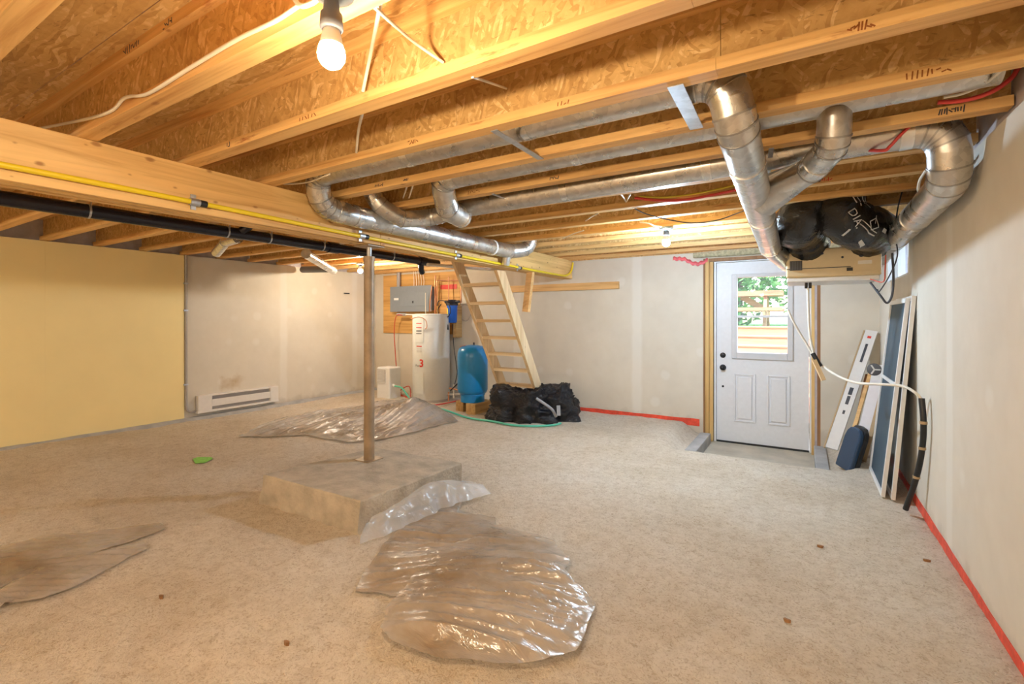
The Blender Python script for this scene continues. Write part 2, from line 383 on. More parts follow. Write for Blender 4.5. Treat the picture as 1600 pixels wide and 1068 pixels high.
# floor: fibrous pale aggregate
m, nt, bs = newmat('floor_aggregate')
g = N(nt, 'ShaderNodeNewGeometry'); v = pos(nt)
f1 = noi(nt, v, 1.1, 5, .6); f2 = noi(nt, v, 62, 3, .6, 1.6); f3 = noi(nt, v, 18, 5, .65, .6)
col = ramp(nt, f1, [(.28, (.56,.475,.36)), (.5, (.67,.595,.49)), (.72, (.73,.675,.59))])
col = mix(nt, .6, col, ramp(nt, f2, [(.33, (.55,.46,.36)), (.5, (1,1,1))]), 'MULTIPLY')
col = mix(nt, .4, col, ramp(nt, f3, [(.32, (.62,.55,.46)), (.55, (1,1,1))]), 'MULTIPLY')
nt.links.new(col, bs.inputs['Base Color']); setin(bs, Roughness=.9); bs.inputs['Specular IOR Level'].default_value = .25
mh = N(nt, 'ShaderNodeMath', operation='MULTIPLY_ADD'); nt.links.new(f3, mh.inputs[0]); mh.inputs[1].default_value = 1.6; nt.links.new(f2, mh.inputs[2])
bump(nt, bs, mh.outputs[0], .75, .012); M['floor'] = m

XL, XR, YB, YF = -6.28, .625, 5.80, -2.6        # room limits
ZJ = H + .763                                    # underside of joists
ZS = ZJ + .241                                   # underside of subfloor
# ------------------------------------------------------------------ floor
def sstep(a, b, x):
    t = max(0, min(1, (x - a) / (b - a))); return t * t * (3 - 2 * t)
MOUND1 = P(640, 655, Z=0); MOUND2 = P(760, 930, Z=.05)
def floor_z(x, y):
    z = .022 * noise.noise(Vector((x * .9, y * .9, 3))) + .010 * noise.noise(Vector((x * 3.1, y * 3.1, 8))) + .006 * noise.noise(Vector((x * 9, y * 9, 1))) + .004 * noise.noise(Vector((x * 23, y * 23, 4)))
    d1 = math.hypot(x - MOUND1.x, y - MOUND1.y - .05); z += .20 * max(0, 1 - d1 / .62) ** 1.3 + .03 * sstep(1.1, .3, math.hypot((x - MOUND1.x + .5) / 1.4, y - MOUND1.y + .1))
    k = sstep(.75, .1, math.hypot((x - MOUND2.x) / .9, (y - MOUND2.y))); z += .07 * k
    dx = max(0, -1.02 - x, x - .19) * 2; dy = max(0, 4.93 - y)
    d = math.hypot(dx, dy); z -= .115 * sstep(.42, .0, d)
    # calmer along walls and under footing
    return z
HX0, HX1, HY0 = -.90, .09, 4.95                 # hole of the door sill
mb = MB(); nx, ny = 230, 290
xs = [XL + (XR - XL) * i / nx for i in range(nx + 1)]; ys = [YF + (YB - YF) * j / ny for j in range(ny + 1)]
xs += [HX0, HX1]; ys += [HY0]; xs.sort(); ys.sort()
nxv = len(xs)
mb.v = [Vector((x, y, floor_z(x, y))) for y in ys for x in xs]
for j in range(len(ys) - 1):
    for i in range(nxv - 1):
        cx, cy = (xs[i] + xs[i+1]) / 2, (ys[j] + ys[j+1]) / 2
        if HX0 < cx < HX1 and cy > HY0: continue
        a = j * nxv + i; mb.f.append((a, a + 1, a + nxv + 1, a + nxv)); mb.sm.append(True)
tag(obj('floor', mb, M['floor'], origin=(0,0,0)), 'pale fibrous aggregate basement floor', 'floor', kind='structure')
mb = MB().box((HX0 - .02, HY0 - .02, -.30), (HX1 + .02, 6.12, -.205)).box((HX0 - .02, HY0 - .06, -.30), (HX1 + .02, HY0, -.135))
tag(obj('floor_sill', mb, M['slab']), 'sunken concrete slab in front of the white door', 'floor', kind='structure')
for x0, x1, lab in ((-1.01, -.90, 'grey concrete kerb left of the sunken door sill'), (.088, .19, 'grey concrete kerb right of the sunken door sill')):
    mb = MB(); mb.box((x0, 4.93, -.29), (x1, 5.80, -.095))
    tag(obj('concrete_kerb', mb, M['concrete2'], bevel=.008), lab, 'kerb', kind=None)

# ------------------------------------------------------------------ walls
def wall_with_holes(axis, pos_, thick, a0, a1, z0, z1, holes):
    """holes: (b0,b1,z0,z1). axis 'y': wall in plane y=pos_"""
    mb = MB()
    cuts = sorted({a0, a1, *[h[0] for h in holes], *[h[1] for h in holes]})
    for i in range(len(cuts) - 1):
        c0, c1 = cuts[i], cuts[i+1]; segs = [(z0, z1)]
        for h in holes:
            if h[0] <= c0 and h[1] >= c1:
                ns = []
                for s in segs:
                    if h[2] > s[0]: ns.append((s[0], min(h[2], s[1])))
                    if h[3] < s[1]: ns.append((max(h[3], s[0]), s[1]))
                segs = ns
        for s in segs:
            if s[1] - s[0] < 1e-4: continue
            if axis == 'y': mb.box((c0, min(pos_, pos_ + thick), s[0]), (c1, max(pos_, pos_ + thick), s[1]))
            else: mb.box((min(pos_, pos_ + thick), c0, s[0]), (max(pos_, pos_ + thick), c1, s[1]))
    return mb
dry_b = drywall('drywall_back', [(P(995, 500, Y=YB).x, .1), (-5.0, .1), (-3.45, .1)], 'x')
dry_l = drywall('drywall_left', [(P(443, 500, X=XL).y, .09), (5.35, .08)], 'y', base=(.68,.63,.54), scorch=(P(364, 600, X=XL).y, .40))
dry_r = drywall('drywall_right', [(3.2, .1), (1.95, .1), (4.2, .1)], 'y', base=(.67,.62,.535))
DX0, DX1, DZ1 = -.98, .145, 1.885               # rough opening
tag(obj('wall_back', wall_with_holes('y', YB, .02, XL, XR, -.3, ZS, [(DX0, DX1, -.3, DZ1)]), dry_b, origin=(0, YB, 0)), 'drywall back wall with joint compound seams', 'wall', kind='structure')
tag(obj('wall_backing', wall_with_holes('y', YB + .021, .15, XL - .2, XR + .2, -.4, ZS + .05, [(DX0, DX1, -.4, DZ1)]), M['stud'], origin=(0, YB, 0)), 'framed shell behind the back wall', 'wall', kind='structure')
tag(obj('wall_left', wall_with_holes('x', XL, -.05, YF, YB, -.3, ZJ - .005, []), dry_l, origin=(XL, 0, 0)), 'drywall left wall with a brown scorch above the heater', 'wall', kind='structure')
WY0, WY1, WZ0, WZ1 = 4.30, 5.25, 1.51, 1.86
tag(obj('wall_right', wall_with_holes('x', XR, .02, YF, YB, -.3, ZJ - .035, [(WY0, WY1, WZ0, WZ1)]), dry_r, origin=(XR, 0, 0)), 'drywall right wall', 'wall', kind='structure')
tag(obj('wall_right_backing', wall_with_holes('x', XR + .021, .18, YF - .1, YB + .2, -.4, ZS + .05, [(WY0, WY1, WZ0, WZ1)]), M['vapour'], origin=(XR, 0, 0)), 'foundation shell behind the right wall', 'wall', kind='structure')
tag(obj('wall_left_backing', box((XL - .2, YF - .1, -.4), (XL - .055, YB + .2, ZS + .05)), M['vapour'], origin=(XL, 0, 0)), 'grey plastic lined rim behind the left wall', 'wall', kind='structure')
tag(obj('wall_front', box((XL - .2, YF - .15, -.4), (XR + .2, YF, ZS + .05)), dry_b, origin=(0, YF, 0)), 'drywall wall behind the viewer', 'wall', kind='structure')
# subfloor sheets
ceil = thing('ceiling', 'osb subfloor sheets above the joists', 'ceiling', (0, 0, ZS), kind='structure')
for j in range(7):
    y0 = YF + j * 1.22 - .35
    xx = XL - .2 - (1.22 if j % 2 else 0)
    while xx < XR + .2:
        a, b = max(xx, XL - .2), min(xx + 2.44, XR + .2)
        if b - a > .05: obj('subfloor_sheet', box((a + .0015, max(y0, YF - .1) + .0015, ZS), (b - .0015, min(y0 + 1.22, YB + .2) - .0015, ZS + .018)), M['osb_floor'], ceil)
        xx += 2.44
# red tape along the wall base
def tape(name, p0, p1, nrm, lab, n=60):
    mb = MB(); p0 = Vector(p0); p1 = Vector(p1); nrm = Vector(nrm); vs_ = []
    for i in range(n + 1):
        p = p0.lerp(p1, i / n); zb = max(floor_z(p.x, p.y) - .02, -.03); zt = .05 + .006 * noise.noise(p * 6)
        for z, o in ((zb, .004), (zt, .004), (zt, 0), (zb, 0)): vs_.append(p + nrm * o + Vector((0, 0, z)))
    mb.add(vs_, [(4*i+k, 4*i+k+1, 4*i+k+5, 4*i+k+4) for i in range(n) for k in (0, 1)])
    return tag(obj(name, mb, M['red_tape']), lab, 'trim', kind='structure')
tape('trim_1', (XR, YF, 0), (XR, YB, 0), (-1, 0, 0), 'red sealing tape along the base of the right wall')
tape('trim_2', (-2.95, YB, 0), (-1.02, YB, 0), (0, -1, 0), 'red sealing tape along the base of the back wall')
mb = MB(); n = 90; vs_ = []
for i in range(n + 1):
    y = YF + (YB - YF) * i / n; e = .012 * noise.noise(Vector((0, y * 4, 0)))
    for x, z in ((XL - .01, .022 + e * .6), (XL + .10 + e * 2, .02 + e * .6), (XL + .13 + e * 2, -.06)): vs_.append((x, y, z))
mb.add(vs_, [(3*i+k, 3*i+k+1, 3*i+k+4, 3*i+k+3) for i in range(n) for k in (0, 1)], True)
tag(obj('baseboard_left', mb, M['concrete2'], origin=(XL, 0, 0)), 'rough grey concrete ledge along the base of the left wall', 'ledge', kind='structure')
# yellow board on the left wall
YE = P(288, 500, X=XL + .013).y
yb = thing('yellow_wall_board', 'smooth pale yellow board covering the near part of the left wall', 'wall board', (XL + .006, 1, .06))
ya = YE
while ya > YF + .05:
    yc = max(YF + .03, ya - 1.22)
    obj('board_sheet', box((XL + .001, yc + .0003, .012), (XL + .012, ya - .0003, ZJ - .006)), M['yellow_board'], yb); ya = yc

# ------------------------------------------------------------------ joists
ORD = ['first', 'second', 'third', 'fourth', 'fifth', 'sixth', 'seventh', 'eighth', 'ninth', 'tenth', 'eleventh', 'twelfth', 'thirteenth', 'fourteenth', 'fifteenth']
def JY(n): return .795 + .406 * (n - 1)
x0, x1 = XL + .01 - .05, XR + .015
proto = {}
bmf = MB().box((x0, -.032, 0), (x1, .032, .038)); bmt = MB().box((x0, -.032, .203), (x1, .032, .241))
def joist_meshes():
    webs = MB(); cuts = [x0, -5.1, -3.9, -2.66, -1.25, -.22, x1]
    for a, b in zip(cuts, cuts[1:]): webs.box((a + .001, -.005, .03), (b - .001, .005, .211))
    fl = MB()
    for a, b in zip([x0, -4.4, -1.9, .12 - .35], [-4.4, -1.9, .12 - .35, x1]): fl.box((a + .0004, -.032, 0), (b - .0004, .032, .038))
    return fl, bmt, webs
fl, ft, wb = joist_meshes(); JOIST = {}
for n in range(-5, 14):
    y = JY(n)
    if y < YF + .1 or y > YB - .02: continue
    if n >= 0: lab = f'wooden I-joist with osb web, {ORD[n]} overhead joist counting from the camera'
    else: lab = f'wooden I-joist with osb web, {ORD[-n-1]} one overhead counting backward behind the camera'
    if n == 1: lab = 'wooden I-joist with osb web holding the nearest warm bulb and a white cable'
    t = JOIST[n] = thing('floor_joist', lab, 'joist', (0, y, ZJ), 'wooden floor joists overhead')
    if not proto:
        for nm, mbx, mm in (('bottom_flange', fl, 'flange'), ('top_flange', ft, 'flange'), ('web', wb, 'osb')):
            me = bpy.data.meshes.new(nm); me.from_pydata([tuple(v) for v in mbx.v], [], mbx.f); me.materials.append(M[mm]); me.update(); proto[nm] = me
    for nm, me in proto.items():
        o = bpy.data.objects.new(nm, me); COL.objects.link(o); o.parent = t; ORG[o.name] = Vector((0, y, ZJ))
# mill stamps on the near faces of flanges
def stamp(n, px_, py_, m_, seed, w_=.08, h_=.022, k=6):
    rg = random.Random(seed); y = JY(n) - .0324; c_ = P(px_, py_, Y=y); j = JOIST[n]
    z0, z1 = (ZJ + .004, ZJ + .034) if c_.z < ZJ + .1 else (ZS - .034, ZS - .004)
    zc_ = (z0 + z1) / 2; mb = MB()
    for q in range(k):
        x = c_.x + (q / (k - 1) - .5) * w_; hh = h_ * rg.uniform(.5, 1) / 2
        if rg.random() < .6: mb.bar((x - .002, y, zc_ - hh), (x + rg.uniform(-.004, .004), y, zc_ + hh), .004, .0007, (0, 1, 0))
        else: mb.bar((x - .005, y, zc_ + rg.uniform(-1, 1) * hh), (x + .006, y, zc_ + rg.uniform(-1, 1) * hh), .004, .0007, (0, 1, 0))
    obj('ink_stamp', mb, m_, j)
for args in ((1, 205, 75, 'ink', 1, .12, .03, 9), (1, 262, 45, 'ink', 2, .06, .03, 6), (2, 357, 222, 'ink', 3, .02, .025, 3), (2, 480, 175, 'rust', 4, .09), (3, 645, 233, 'rust', 5, .05), (3, 1345, 40, 'rust', 6, .05, .028, 8), (4, 592, 290, 'ink', 7, .06, .02, 7), (4, 634, 283, 'ink', 8, .03), (4, 1450, 108, 'rust', 9, .1, .028, 9), (5, 866, 279, 'ink', 10, .05), (5, 1487, 166, 'ink', 11, .07, .03, 10), (6, 1290, 250, 'ink', 12, .06), (7, 1275, 288, 'ink', 13, .06), (7, 1290, 286, 'red', 14, .05), (5, 740, 296, 'rust', 15, .08), (3, 880, 170, 'rust', 16, .04, .02, 4)):
    stamp(*args[:3], M[args[3]], *args[4:])
# rim strip above back wall
tag(obj('rim_board', box((XL + .02, YB - .036, ZJ), (XR - .005, YB - .002, ZS - .002)), M['osb']), 'osb rim board above the back wall', 'board', kind='structure')
# beam: four plies
BX0, BX1, BZ0 = -2.742, -2.59, ZJ - .235
beam = thing('wood_beam', 'thick knotty built-up pine beam carrying the joists', 'beam', (-2.666, 2, BZ0))
for k in range(4):
    xa = BX0 + k * .038; dz = (.0, .003, -.002, .001)[k]
    cs = [YF + .02, *((.4, 3.4), (.9, 4.4), (1.5, 3.9), (2.44,))[k], YB - .03]
    for a, b in zip(cs, cs[1:]):
        obj('ply', box((xa + .0008, a + .001, BZ0 + dz), (xa + .0372, b - .001, ZJ - .001)), M['beam'], beam, bevel=.003)

# ------------------------------------------------------------------ post and footing
ft_ = [(-3.0, 1.81), (-2.10, 1.83), (-2.05, 2.69), (-2.88, 2.66)]
mb = MB(); nseg = 26; top = []; 
def edge(a, b, n):
    return [(a[0] + (b[0]-a[0])*i/n, a[1] + (b[1]-a[1])*i/n) for i in range(n)]
per = []
for i in range(4): per += edge(ft_[i], ft_[(i+1) % 4], nseg)
c = (-2.52, 2.25); levels = [-.06, .03, .09, .14, .178, .187]; np_ = len(per); vs_ = []
for li, z in enumerate(levels):
    for (x, y) in per:
        k = (1.035, 1.015, 1.004, 1.0, .998, .988)[li]
        px_, py_ = c[0] + (x - c[0]) * k, c[1] + (y - c[1]) * k
        q = Vector((px_, py_, z)); e = (.03, .022, .012, .008, .007, .006)[li]
        vs_.append(q + Vector((noise.noise(q * 9) * e, noise.noise(q * 9 + Vector((5, 5, 5))) * e, 0)))
for k in (.8, .55, .3, .08):
    for (x, y) in per:
        q = Vector((c[0] + (x - c[0]) * k, c[1] + (y - c[1]) * k, .187)); vs_.append(q + Vector((0, 0, .006 * noise.noise(q * 4))))
L = len(levels) + 4
mb.add(vs_, [(l*np_+i, l*np_+(i+1) % np_, (l+1)*np_+(i+1) % np_, (l+1)*np_+i) for l in range(L-1) for i in range(np_)], False)
mb.add(vs_[-np_:], [tuple(range(np_))])
tag(obj('concrete_footing', mb, M['concrete']), 'rough square concrete footing pad under the steel post', 'footing')
po = thing('steel_post', 'brown round steel jack post standing on the concrete footing', 'post', (-2.675, 2.41, .187))
PX, PY = -2.675, 2.41
obj('post_tube', MB().tube([(PX, PY, .19), (PX, PY, 1.635)], .0365, 24), M['post'], po)
obj('base_plate', box((PX - .07, PY - .07, .184), (PX + .07, PY + .07, .192)), M['post'], po)
obj('post_collar', MB().tube([(PX, PY, 1.615), (PX, PY, 1.645)], .041, 24), M['post'], po)
obj('jack_screw', MB().tube([(PX, PY, 1.64), (PX, PY, BZ0 - .006)], .018, 16), M['seam'], po)
obj('top_plate', box((PX - .075, PY - .075, BZ0 - .009), (PX + .075, PY + .075, BZ0 - .003)), M['post'], po)

# ------------------------------------------------------------------ ducts
def gored(pts, R=.12, n=4):
    """list of (kind, points): straight runs and mitred elbows"""
    pts = [Vector(p) for p in pts]; segs = []; cur = pts[0]
    for i in range(1, len(pts) - 1):
        a = (pts[i] - pts[i-1]).normalized(); b = (pts[i+1] - pts[i]).normalized()
        ang = a.angle(b)
        if ang < .05: segs.append(('pipe', [cur, pts[i]])); cur = pts[i]; continue
        L = min(R * math.tan(ang / 2), (pts[i] - pts[i-1]).length * .5, (pts[i+1] - pts[i]).length * .5)
        s, e = pts[i] - a * L, pts[i] + b * L
        if (s - cur).length > .001: segs.append(('pipe', [cur, s]))
        k = max(2, round(n * ang / (PI / 2))); arc = [s]
        for j in range(1, k):
            t = j / k; arc.append((s * (1-t)**2 + pts[i] * 2 * t * (1-t) + e * t * t))
        arc.append(e); segs.append(('elbow', arc, a, b)); cur = e
    segs.append(('pipe', [cur, pts[-1]])); return segs
def duct(root, pts, r, R=.12, n=4, m='galv', joints=True, longp=.9):
    for kind, ps, *tt in gored(pts, R, n):
        if kind == 'elbow':
            o = obj('elbow', MB().tube(ps, r * 1.012, 28, split=True, ts=tt[0], te=tt[1]), M[m], root)
            for q in range(1, len(ps) - 1):
                t = ((ps[q] - ps[q-1]).normalized() + (ps[q+1] - ps[q]).normalized()).normalized()
                a = (ps[q] - ps[q-1]).normalized()
                obj('gore_seam', MB().tube([ps[q] - t * .0035, ps[q] + t * .0035], r * 1.012 / max(.7, a.dot(t)) * .995 + .002, 28), M['seam'], o)
        else:
            L = (ps[1] - ps[0]).length; k = max(1, math.ceil(L / longp)); d = (ps[1] - ps[0]).normalized()
            for q in range(k):
                a, b = ps[0].lerp(ps[1], q / k), ps[0].lerp(ps[1], (q + 1) / k)
                o = obj('duct_pipe', MB().tube([a, b], r, 28), M[m], root)
                if joints and L > .12: obj('joint_band', MB().tube([b - d * .045, b], r + .0035, 28), M['foil'], o)
rd = .0765
dA = thing('round_duct', 'galvanized duct along the beam, up a joist bay and over to the beige ventilator', 'duct', (-1.2, 2.5, 1.8))
duct(dA, [(-2.36, 4.24, 2.17), (-2.37, 4.24, 1.90), (-2.50, 4.06, 1.868), (-2.503, 2.12, 1.868), (-2.50, 1.88, 1.875), (-2.46, 1.81, 2.045), (-.235, 1.81, 2.045), (-.2, 1.84, 1.865), (-.2, 2.2, 1.825), (-.21, 3.98, 1.715), (-.105, 4.34, 1.64)], rd * .9, .17, 5)
obj('takeoff_stub', MB().tube([(-2.512, 4.02, 1.82), (-2.535, 4.03, 1.735)], .042, 20), M['galv'], dA)
obj('tie_band', MB().tube([Vector((-2.502, 3.72, 1.868)), Vector((-2.502, 3.745, 1.868))], rd * .9 + .006, 28), M['white'], dA)
dB = thing('round_duct', 'galvanized duct high in the middle joist bay with an elbow dropping to the neighbouring duct', 'duct', (0, 2.21, 1.9))
duct(dB, [(.56, 2.21, 2.05), (-1.84, 2.21, 2.03), (-1.90, 2.34, 1.878), (-1.99, 2.60, 1.89)], .07, .11, 4)
duct(dB, [(.10, 2.215, 2.0), (.10, 2.235, 1.87), (.03, 2.46, 1.845), (-.18, 2.62, 1.80)], .058, .13, 5)
mb = MB().tube([(.0, 2.49, 1.84), (-.17, 2.66, 1.80)], [.058, .10], 10)
obj('wye_collar', mb, M['galv'], dB)
mb = MB().tube([(-1.965, 2.50, 1.885), (-2.0, 2.60, 1.92)], [.066, .075], 24); obj('tap_collar', mb, M['galv'], dB)
dC = thing('round_duct', 'galvanized duct with big elbow near the right wall ending at the ventilator', 'duct', (0, 2.62, 1.9))
duct(dC, [(-2.46, 2.19, 2.10), (-2.42, 2.27, 1.95), (-2.36, 2.42, 1.88), (-2.26, 2.62, 1.92), (-1.9, 2.62, 1.965)], .058, .12, 4)
duct(dC, [(-1.98, 2.62, 1.965), (.505, 2.62, 1.995), (.525, 2.66, 1.775), (.535, 4.20, 1.745), (.452, 4.44, 1.64)], .072, .17, 5)
# other small foil ducts near the left wall
sd = thing('small_duct', 'short foil elbow duct under the black drain pipe', 'duct', P(352, 380, X=-4.6))
duct(sd, [P(372, 372, X=-4.35), P(352, 378, X=-4.7), P(338, 395, X=-4.95)], .045, .12, 3, 'foil', False)
sd = thing('small_duct', 'slanted foil duct ending in a dark vent near the left wall top', 'duct', P(500, 400, X=-4.6))
duct(sd, [P(478, 396, X=-4.4), P(521, 423, X=-5.35)], .05, .1, 3, 'foil', False)
obj('vent_tube', MB().tube([P(473, 421, X=-6.1), P(515, 420, X=-5.3)], .045, 16), M['socket'], sd)
# hanger straps under ducts
def strap(px0, py0, px1, py1, y0, y1, lab, wd=.03):
    a = P(px0, py0, Z=ZJ - .004); b = P(px1, py1, Z=ZJ - .004)
    a = Vector((a.x, y0, ZJ - .003)); b = Vector((b.x, y1, ZJ - .003))
    mb = MB().bar(a, b, wd, .003)
    tag(obj('hanger_strap', mb, M['strap']), lab, 'strap', 'metal duct straps')
strap(1058, 140, 1085, 195, JY(3), JY(4), 'wide pale metal strap under the duct beside the descending elbow', .05)
strap(770, 203, 842, 247, JY(3), JY(4), 'perforated metal strap under the nearest bay duct, mid span')
strap(767, 302, 820, 323, JY(5), JY(6), 'thin metal strap under the duct behind, mid span', .018)
strap(1205, 231, 1195, 250, JY(5), JY(6), 'metal strap behind the descending duct', .02)

# ------------------------------------------------------------------ ventilator (beige box) with black flex ducts
VX0, VX1, VY0, VY1, VZ0, VZ1 = -.115, .46, 4.15, 4.62, 1.483, 1.712
v = thing('ventilator', 'beige heat recovery ventilator box hanging from the joists near the door', 'ventilator', (.17, 4.38, VZ0))
obj('body', box((VX0, VY0, VZ0 + .02), (VX1, VY1, VZ1)), M['beige'], v, bevel=.012)
obj('bottom_pan', box((VX0 + .005, VY0 + .006, VZ0 - .012), (VX1 - .01, VY1 - .005, VZ0 + .02)), M['white'], v, bevel=.006)
fy = VY0 - .002
o = obj('control_grille', box((VX0 + .025, fy - .008, VZ0 + .075), (VX0 + .105, fy + .004, VZ0 + .145)), M['black'], v)
for k in range(7): obj('grille_slat', box((VX0 + .03 + k * .0105, fy - .0105, VZ0 + .08), (VX0 + .034 + k * .0105, fy - .007, VZ0 + .14)), M['socket'], o)
obj('door_seam', box((VX0 + .004, fy - .001, VZ0 + .083), (VX0 + .40, fy + .004, VZ0 + .088)), M['ink'], v)
obj('latch', box((VX0 + .375, fy - .012, VZ0 + .055), (VX0 + .41, fy + .004, VZ0 + .078)), M['black'], v)
obj('nameplate', box((VX0 + .44, fy - .002, VZ0 + .10), (VX0 + .52, fy + .003, VZ0 + .125)), M['pvc'], v)
for dx, dz in ((.23, .19), (.35, .155)): obj('screw_head', MB().lathe([(0, -.004), (.008, -.004), (.008, .002)], (VX0 + dx, fy, VZ0 + dz), 12, 'y'), M['ink'], v)
obj('round_knob', MB().lathe([(0, -.012), (.014, -.012), (.016, .002)], (VX0 + .46, fy, VZ0 + .165), 14, 'y'), M['black'], v)
obj('hinge_rail', box((VX0 + .41, fy - .006, VZ0 + .028), (VX1 - .02, fy + .003, VZ0 + .052)), M['beige'], v)
for dx in (.13, .155): obj('drain_nipple', MB().tube([(VX0 + dx, 4.25, VZ0 - .055), (VX0 + dx, 4.25, VZ0 - .01)], .010, 12), M['black'], v)
for x, y in ((VX0 + .06, VY1 - .04), (VX1 - .05, VY0 + .05), (VX1 - .05, VY1 - .04)):
    obj('hanging_chain', MB().tube([(x, y, VZ1 - .005), (x, y, ZJ)], .004, 8), M['strap'], v)
rb = random.Random(3)
def flex(name, pts, r, lab, seed):
    ps = smooth_path(pts, 7)
    def rf(i, j):
        return 1 + .035 * math.sin(i * 2.1) + .05 * noise.noise(Vector((j * .55, i * .6, seed)))
    rr = [r * (.72 if i in (0, len(ps) - 1) else 1) for i in range(len(ps))]
    return tag(obj(name, MB().tube(ps, rr, 28, rf=rf), M['jacket']), lab, 'flexible duct', 'black insulated flex ducts')
fL = flex('flexible_duct', [(.12, 3.84, 2.15), (.07, 3.81, 2.0), (-.03, 3.77, 1.87), (-.04, 3.86, 1.83), (-.01, 4.06, 1.83), (.03, 4.26, 1.735)], .142, 'fat black insulated flex duct on the left side of the ventilator top', 1.5)
fR = flex('flexible_duct', [(.19, 3.83, 2.15), (.20, 3.80, 2.02), (.20, 3.77, 1.88), (.30, 3.85, 1.80), (.40, 4.08, 1.80), (.37, 4.28, 1.735)], .146, 'fat black insulated flex duct with white print on the right side of the ventilator top', 4.5)
# print on the black jackets
def text(body, size, loc, rot, m, parent, name='printed_text', ext=.0008, align='LEFT', sx=1.0):
    cu = bpy.data.curves.new(name, 'FONT'); cu.body = body; cu.size = size; cu.extrude = ext; cu.align_x = align; cu.resolution_u = 2
    tmp = bpy.data.objects.new('tmp_text', cu); COL.objects.link(tmp)
    dg = bpy.context.evaluated_depsgraph_get(); me = bpy.data.meshes.new_from_object(tmp.evaluated_get(dg))
    bpy.data.objects.remove(tmp)
    Mx = Matrix.Translation(Vector(loc) - ORG[parent.name]) @ rot.to_4x4() @ Matrix.Diagonal((sx, 1, 1, 1))
    me.transform(Mx); me.materials.clear(); me.materials.append(m); me.name = name
    o = bpy.data.objects.new(name, me); COL.objects.link(o); o.parent = parent; ORG[o.name] = ORG[parent.name]; return o
def face_rot(n, up=(0,0,1), roll=0):
    n = Vector(n).normalized(); u = Vector(up); r = u.cross(n).normalized(); u = n.cross(r)
    return Matrix((r, u, n)).transposed() @ Matrix.Rotation(roll, 3, 'Z')

from mathutils.bvhtree import BVHTree
def wrap_mesh(me_v, faces, target, parent, name, m, direction, off=.002):
    """project flat print onto the surface of target along direction"""
    org = ORG[target.name]; tm = target.data
    bvh = BVHTree.FromPolygons([v.co + org for v in tm.vertices], [tuple(p.vertices) for p in tm.polygons])
    d = Vector(direction).normalized(); out = []
    for q in me_v:
        hit = bvh.ray_cast(Vector(q) - d * .6, d)
        out.append((hit[0] + hit[1] * off * (1 if hit[1].dot(d) < 0 else -1)) if hit[0] is not None else None)
    faces = [f_ for f_ in faces if all(out[i_] is not None for i_ in f_)]
    if not faces: return None
    used = sorted({i_ for f_ in faces for i_ in f_}); rm = {a_: b_ for b_, a_ in enumerate(used)}
    mb = MB().add([out[i_] for i_ in used], [tuple(rm[i_] for i_ in f_) for f_ in faces]); return obj(name, mb, m, parent)
def print_on(body, size, px, py, F, target, m, roll=0, name='printed_text'):
    """lettering laid on a curved surface"""
    cu = bpy.data.curves.new(name, 'FONT'); cu.body = body; cu.size = size; cu.resolution_u = 2; cu.align_x = 'CENTER'; cu.align_y = 'CENTER'
    tmp = bpy.data.objects.new('tmp_text', cu); COL.objects.link(tmp)
    me = bpy.data.meshes.new_from_object(tmp.evaluated_get(bpy.context.evaluated_depsgraph_get())); bpy.data.objects.remove(tmp)
    c = P(px, py, F=F); n = Vector((SA, -CA, 0)); R = face_rot(n, roll=roll)
    vs_ = [c + R @ v.co for v in me.vertices]
    wrap_mesh(vs_, [tuple(p.vertices) for p in me.polygons], target, target, name, m, -n, .007)
def strip_on(pts, wd, F, target, m, name='printed_mark'):
    """thin line of print on a curved surface through the given points"""
    n = Vector((SA, -CA, 0)); ps = [P(x, y, F=F) for x, y in pts]; fine = []
    for a, b in zip(ps, ps[1:]): fine += [a.lerp(b, k / 4) for k in range(4)]
    fine.append(ps[-1]); vs_ = []
    for i, p in enumerate(fine):
        d = (fine[min(i+1, len(fine)-1)] - fine[max(i-1, 0)]).normalized(); s = d.cross(n).normalized() * wd / 2
        vs_ += [p + s, p - s]
    wrap_mesh(vs_, [(2*i, 2*i+1, 2*i+3, 2*i+2) for i in range(len(fine)-1)], target, target, name, m, -n)
print_on('DIA.', .066, 1299, 352, 3.2, fR, M['print'], -1.0)
for k, (x, y) in enumerate(((1296, 318), (1304, 322), (1312, 318), (1320, 324), (1327, 312))):
    strip_on([(x - 5, y - 14), (x + 3, y + 12)], .008, 3.2, fR, M['print'])
strip_on([(1336, 352), (1348, 346), (1352, 360), (1340, 364), (1336, 352)], .006, 3.1, fR, M['print'])
strip_on([(1345, 355), (1349, 342)], .007, 3.1, fR, M['print'])
strip_on([(1322, 355), (1338, 368), (1350, 372)], .006, 3.1, fR, M['print'])
strip_on([(1325, 350), (1342, 364), (1352, 368)], .005, 3.1, fR, M['print'])
strip_on([(1308, 370), (1312, 362)], .012, 3.1, fR, M['print'])
strip_on([(1333, 378), (1344, 385)], .014, 3.1, fR, M['print'])
print_on('DIA.', .035, 1384, 357, 3.1, fR, M['print'], .1)
strip_on([(1361, 363), (1369, 366)], .025, 3.1, fR, M['print'])

